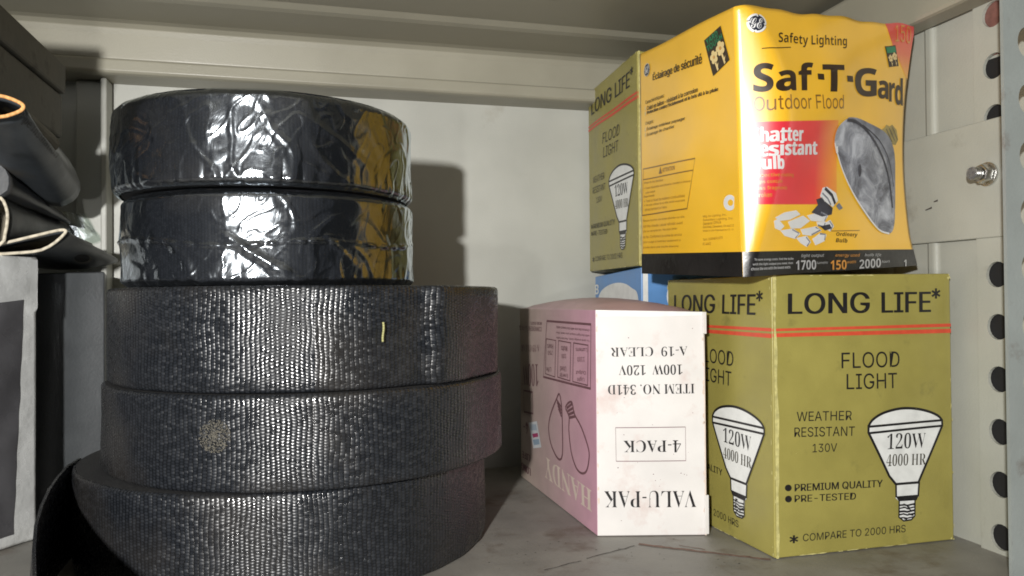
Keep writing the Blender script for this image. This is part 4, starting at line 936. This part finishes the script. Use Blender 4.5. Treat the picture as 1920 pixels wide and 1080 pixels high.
# film wrapped rolls
def facet(x, a0, w, Rr):                # tensioned flat span of the wrap
    d = abs(x-a0)
    return 0.0 if d > w else 0.86*Rr*(math.cos(w)/math.cos(d)-1)
FAC = {1: (-0.115, 0.20), 2: (-0.100, 0.17)}
def film_mesh(cx, cy, z0, z1, Rr, kind):
    bm = bmesh.new(); uvl = bm.loops.layers.uv.new('UVMap'); nth, nz = 760, 84; H_ = z1-z0
    rows = []
    for i in range(nth):
        a = 2*math.pi*i/nth; x = a if a < math.pi else a-2*math.pi; row = []
        s = x*Rr
        for j in range(nz+1):
            v = j/nz; z = z0+H_*v
            r = Rr+0.0016+facet(x+0.07*noise.noise(Vector((v*2.6, kind*9.0, 0)))+0.03*noise.noise(Vector((v*9, kind*4.0, 2))), FAC[kind][0], FAC[kind][1]*(0.88+0.28*noise.noise(Vector((v*3.5, kind*3.0, 7)))), Rr)
            r -= 0.0055*max(0, (v-0.90)/0.10)**2 + 0.004*max(0, (0.08-v)/0.08)**2
            # loose bagging at the far left of the wrap
            r += 0.0030*math.exp(-((x+1.15)/0.35)**2)*(0.4+0.6*math.sin(math.pi*v))
            r += 0.0007*noise.noise(Vector((s*30, z*26, kind*7)))
            r += 0.00030*noise.noise(Vector((s*85, z*60, kind*5+3)))
            rg2 = 1-abs(noise.noise(Vector((s*95-z*60, z*55+s*25, kind*3+1)))); r += 0.00038*max(0, rg2-0.86)/0.14*(0.4+0.6*max(0, noise.noise(Vector((s*14, z*14, 5)))+.4))
            rg = 1-abs(noise.noise(Vector((s*42+z*18, z*30-s*10, kind*11))))
            r += 0.00052*max(0, rg-0.84)/0.16
            if kind == 1:                # crimps along the lower edge
                c_ = max(0, 1-v/0.34)
                r += 0.0013*c_*abs(math.sin(s*300+2.5*noise.noise(Vector((s*60, 0, 2)))))*(0.4+0.9*max(0, noise.noise(Vector((s*35, 1, 4)))+.3))
            else:                        # slanting folds below a horizontal welded seam
                t = s*52+v*3.4+1.2*noise.noise(Vector((s*20, v*2, 8)))
                m_ = sm(0.60, 0.40, v)*sm(0.06, -0.02, abs(s+0.012)-0.030)
                r += 0.0016*m_*max(0, math.sin(t*2.6))**6
                sv = 0.475-0.05*math.cos(x*1.6)+0.03*math.sin(x*5); r += 0.0011*math.exp(-((v-sv)/0.020)**2)*(0.6+0.4*math.sin(s*520+3*noise.noise(Vector((s*90, 0, 0)))))
                c_ = max(0, 1-v/0.25); r += 0.0009*c_*abs(math.sin(s*230+3*noise.noise(Vector((s*40, 0, 6)))))
            row.append(bm.verts.new((cx+r*math.sin(a), cy-r*math.cos(a), z)))
        rows.append(row)
    for i in range(nth):
        k_ = (i+1) % nth
        for j in range(nz):
            f = bm.faces.new((rows[i][j], rows[k_][j], rows[k_][j+1], rows[i][j+1])); f.smooth = True
            for l, (ii, jj) in zip(f.loops, ((i, j), (i+1, j), (i+1, j+1), (i, j+1))): l[uvl].uv = (ii*2*math.pi/nth*Rr, z0+H_*jj/nz)
    return bm
GW = 'film wrapped black rolls on top of the stack'
def wrapped(label, cx, cy, z0, z1, Rr, kind):
    r = add_roll('wrapped_webbing_roll', label, GW, cx, cy, z0+.0006, z1-.0006, Rr, (lambda a, v: wob(4+kind)(a, v)*.4+facet(a if a < math.pi else a-2*math.pi, FAC[kind][0], FAC[kind][1]+.04, Rr)-0.0012), M_weavefine, 0.038)
    obj('shrink_film', film_mesh(cx, cy, z0+.0003, z1-.0003, Rr, kind), M_film, r)
    return r
wrapped('lower roll of black webbing in clear film with slanting folds, resting on the bare rolls', -0.0235, 0.5600, 0.0088, 0.0658, 0.0925, 2)
wrapped('topmost roll of black webbing in glossy clear film with puckers along its lower edge', -0.0265, 0.5590, 0.0662, 0.1230, 0.0945, 1)

# ------------------------------------------------------------------ things at the left
def prism(bm, fp, z0, z1, mi=0):
    lo_ = [bm.verts.new((x, y, z0)) for x, y in fp]; hi_ = [bm.verts.new((x, y, z1)) for x, y in fp]; n = len(fp)
    for i in range(n):
        f = bm.faces.new((lo_[i], lo_[(i+1) % n], hi_[(i+1) % n], hi_[i])); f.material_index = mi
    bm.faces.new(lo_[::-1]); bm.faces.new(hi_)
sv = empty('silver_wrapped_carton', (-0.25, 0.62, ZF), 'carton in crinkled silver film standing at the far left edge', 'box')
sfp = [(-0.262, 0.522), (-0.2015, 0.600), (-0.1985, 0.6045), (-0.1915, 0.6155), (-0.1885, 0.6190), (-0.240, 0.70), (-0.315, 0.60)]
SQ = four_panels([(-0.262, 0.522), (-0.1885, 0.619), (-0.245, 0.695), (-0.318, 0.598)], [ZF+.0004]*4, [0.033, 0.0335, 0.0335, 0.033])
SQ[0].fn = lambda u, v: 0.0014*noise.noise(Vector((u*7, v*14, 2)))*sm(0.55, 0.8, u)*sm(1.0, 0.93, u) - 0.006*sm(0.80, 1.0, u)*0 + 0.0012*noise.noise(Vector((u*9, v*9, 5)))*sm(.78, .92, v)
SQ[0].n = 40
so = carton_body('film_wrapped_body', SQ, [M_foil], sv, (24, 40), smooth=True, bevel=0.003)
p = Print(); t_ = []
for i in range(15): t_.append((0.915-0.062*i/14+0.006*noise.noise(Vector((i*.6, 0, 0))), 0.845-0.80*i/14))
p.poly(SQ[0], [(0.02, 0.83), (0.02, 0.02)]+t_[::-1]+[(0.82, 0.838), (0.6, 0.825), (0.3, 0.835)], 3, 0); p.done('painted_shade', [M_foilshade], sv)  # shade on the silver face, put into the colour as a flat dark shape
gb = empty('grey_carton', (-0.2, 0.71, ZF), 'narrow plain dark grey carton between the silver carton and the black rolls', 'box')
gp = four_panels([(-0.228, 0.668), (-0.1615, 0.690), (-0.172, 0.742), (-0.236, 0.722)], [ZF+.0004]*4, [0.0215, 0.0245, 0.0235, 0.0215])
gp[0].fn = lambda u, v: 0.0035*math.exp(-((u-.52+.1*(1-v))/.22)**2)*math.sin(math.pi*min(1, max(0, u)))
carton_body('carton_body', gp, [M_dgrey], gb, (14, 8), smooth=True, bevel=0.0012)

def sleeve(name, label, front, yf, back, yb, mat, rim=None, group=None, cat='sleeve', thick=0.0013, wrinkle=0.0012, yf_list=None):
    cF = [at(x, y, yf) for x, y in front]; cB = [at(x, y, yb) for x, y in back]
    ctr_ = sum(cF, Vector())/len(cF)
    r = empty(name, ctr_, label, cat, group); n = len(cF); ns = 14
    bm = bmesh.new(); G_ = []
    for s__ in range(ns+1):
        t = s__/ns; row = []
        for i in range(n):
            q = cF[i].lerp(cB[i], t); q = q+Vector((noise.noise(q*40), 0, noise.noise(q*40+Vector((7, 3, 1)))))*wrinkle*math.sin(math.pi*t); row.append(bm.verts.new(q))
        G_.append(row)
    for s__ in range(ns):
        for i in range(n):
            j = (i+1) % n; f = bm.faces.new((G_[s__][i], G_[s__][j], G_[s__+1][j], G_[s__+1][i])); f.smooth = True
    bm.faces.new(G_[ns][::-1]) if rim else (bm.faces.new(G_[ns]), bm.faces.new(G_[0]))
    bmesh.ops.recalc_face_normals(bm, faces=bm.faces)
    o = obj('sleeve_body', bm, [mat], r)
    if rim:
        m_ = o.modifiers.new('wall', 'SOLIDIFY'); m_.thickness = thick; m_.offset = -1 
        bm = bmesh.new(); cc = sum(cF, Vector())/n; pts = [q+vec(0, -0.0008, 0) for q in cF]
        for i in range(n):
            a, b = pts[i], pts[(i+1) % n]; cyl(bm, a, b-a, thick*0.85, (b-a).length, 8); bmesh.ops.create_icosphere(bm, subdivisions=1, radius=thick*0.85, matrix=Matrix.Translation(b))
        obj('cut_edge', bm, rim, r, True)
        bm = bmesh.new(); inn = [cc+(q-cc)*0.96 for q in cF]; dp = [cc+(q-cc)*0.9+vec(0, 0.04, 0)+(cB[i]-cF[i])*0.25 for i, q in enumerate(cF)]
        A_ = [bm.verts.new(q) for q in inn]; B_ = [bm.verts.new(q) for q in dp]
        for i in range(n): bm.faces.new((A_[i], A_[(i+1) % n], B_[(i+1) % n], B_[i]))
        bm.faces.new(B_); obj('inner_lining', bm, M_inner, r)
    return r, cF, cB
GS = 'dark flattened sleeves piled at the left'
s1, _a, _b = sleeve('flattened_sleeve', 'dark flattened sleeve with a pale lens shaped open end on top of the silver carton',
       smooth_poly([(-60, 476), (-20, 463), (30, 451), (75, 440), (110, 432), (123, 432), (122, 438), (104, 455), (78, 469), (40, 474), (-20, 477)], 2), 0.60,
       smooth_poly([(40, 480), (80, 470), (120, 452), (155, 458), (190, 470), (216, 482), (222, 489), (205, 497), (160, 504), (110, 506), (60, 500)], 2), 0.735, M_bag2, M_rim, GS)
sleeve('flattened_sleeve', 'dark sleeve with a rounded pale rimmed opening cut by the left picture edge',
       smooth_poly([(-70, 374), (-30, 362), (0, 369), (12, 388), (15, 410), (10, 440), (-1, 460), (-70, 468)], 2), 0.595,
       smooth_poly([(20, 412), (70, 402), (110, 410), (127, 424), (132, 436), (124, 445), (100, 450), (20, 456)], 2), 0.725, M_bag, M_rim, GS)
sleeve('flattened_sleeve', 'folded black sleeve with a pointed end between the open sleeves',
       smooth_poly([(-80, 285), (-20, 298), (10, 318), (16, 345), (0, 366), (-80, 374)], 2), 0.59,
       smooth_poly([(50, 360), (92, 382), (118, 400), (134, 418), (116, 416), (60, 395)], 2), 0.71, M_bag, None, GS)
sl, cF, cB = sleeve('pipe_insulation_sleeve', 'dark sleeve lettered along its fold with an orange rimmed open end at the left edge',
       smooth_poly([(-60, 176), (-20, 178), (10, 182), (34, 191), (45, 199), (40, 208), (20, 216), (0, 220), (-60, 222)], 2), 0.50,
       smooth_poly([(10, 270), (50, 250), (95, 262), (130, 300), (150, 342), (146, 368), (125, 384), (100, 386), (20, 360)], 2), 0.67, M_bag2, M_rimo, GS)
from mathutils.bvhtree import BVHTree
class OnSurface:                        # printing that follows the bent sleeve
    n = 24; fn = True; warp = None
    def __init__(s_, thing, quad):
        me_ = [c for c in thing.children if c.name.startswith('sleeve_body')][0].data; s_.quad = quad
        s_.bvh = BVHTree.FromPolygons([v.co.copy() for v in me_.vertices], [tuple(q.vertices) for q in me_.polygons])
    def P(s_, u, v, off=0.0):
        x, y = bil(s_.quad, u, v); d = ray(x, y)
        hit = s_.bvh.ray_cast(Vector((0, 0, 0)), d.normalized())[0]
        if hit is None: hit = at(x, y, 0.62)
        return hit-d.normalized()*(0.0004+off)
p = Print(); p.text(OnSurface(sl, ((30, 224), (102, 300), (114, 287), (46, 207))), 'Pipe Insulation', [(0, 0), (1, 0), (1, 1), (0, 1)], 1, 0, 'sansb'); p.done('fold_lettering', [M_ink], sl)
os_ = OnSurface(s1, ((138, 496), (174, 496), (174, 476), (138, 476))); p = Print()
p.disc(os_, (.5, .5), .48, .42, 1, 1); p.disc(os_, (.44, .58), .40, .36, 1.6, 0); p.done('punched_hole', [M_hole, M_dusty], s1)
dc = empty('dusty_carton', (-0.27, 0.64, 0.15), 'dusty grey carton at the top left with a seam along its side', 'box')
bm = bmesh.new(); box(bm, -0.36, -0.1825, 0.47, 0.664, 0.1605, 0.1830); obj('carton_lid', bm, M_dusty, dc, bevel=0.002)
bm = bmesh.new(); box(bm, -0.36, -0.1845, 0.471, 0.662, 0.126, 0.1595); obj('carton_base', bm, M_dusty, dc, bevel=0.002)
# scrap of clear plastic
bm = bmesh.new(); uvl = bm.loops.layers.uv.new('UVMap'); G_ = []
q4 = [at(118, 398, .733), at(140, 470, .733), at(190, 452, .742), at(160, 402, .742)]
for i in range(9):
    row = []
    for j in range(9):
        a, b = i/8, j/8; q = q4[0]*(1-a)*(1-b)+q4[1]*(1-a)*b+q4[2]*a*b+q4[3]*a*(1-b); row.append(bm.verts.new(q+vec(0, 0.004*noise.noise(q*90), 0.002*noise.noise(q*120))))
    G_.append(row)
for i in range(8):
    for j in range(8):
        f = bm.faces.new((G_[i][j], G_[i+1][j], G_[i+1][j+1], G_[i][j+1])); f.smooth = True
        for l, w in zip(f.loops, ((i, j), (i+1, j), (i+1, j+1), (i, j+1))): l[uvl].uv = (w[0]*.006, w[1]*.006)
tag(obj('plastic_scrap', bm, M_scrap), 'crumpled scrap of greenish clear plastic behind the dark sleeves', 'plastic')
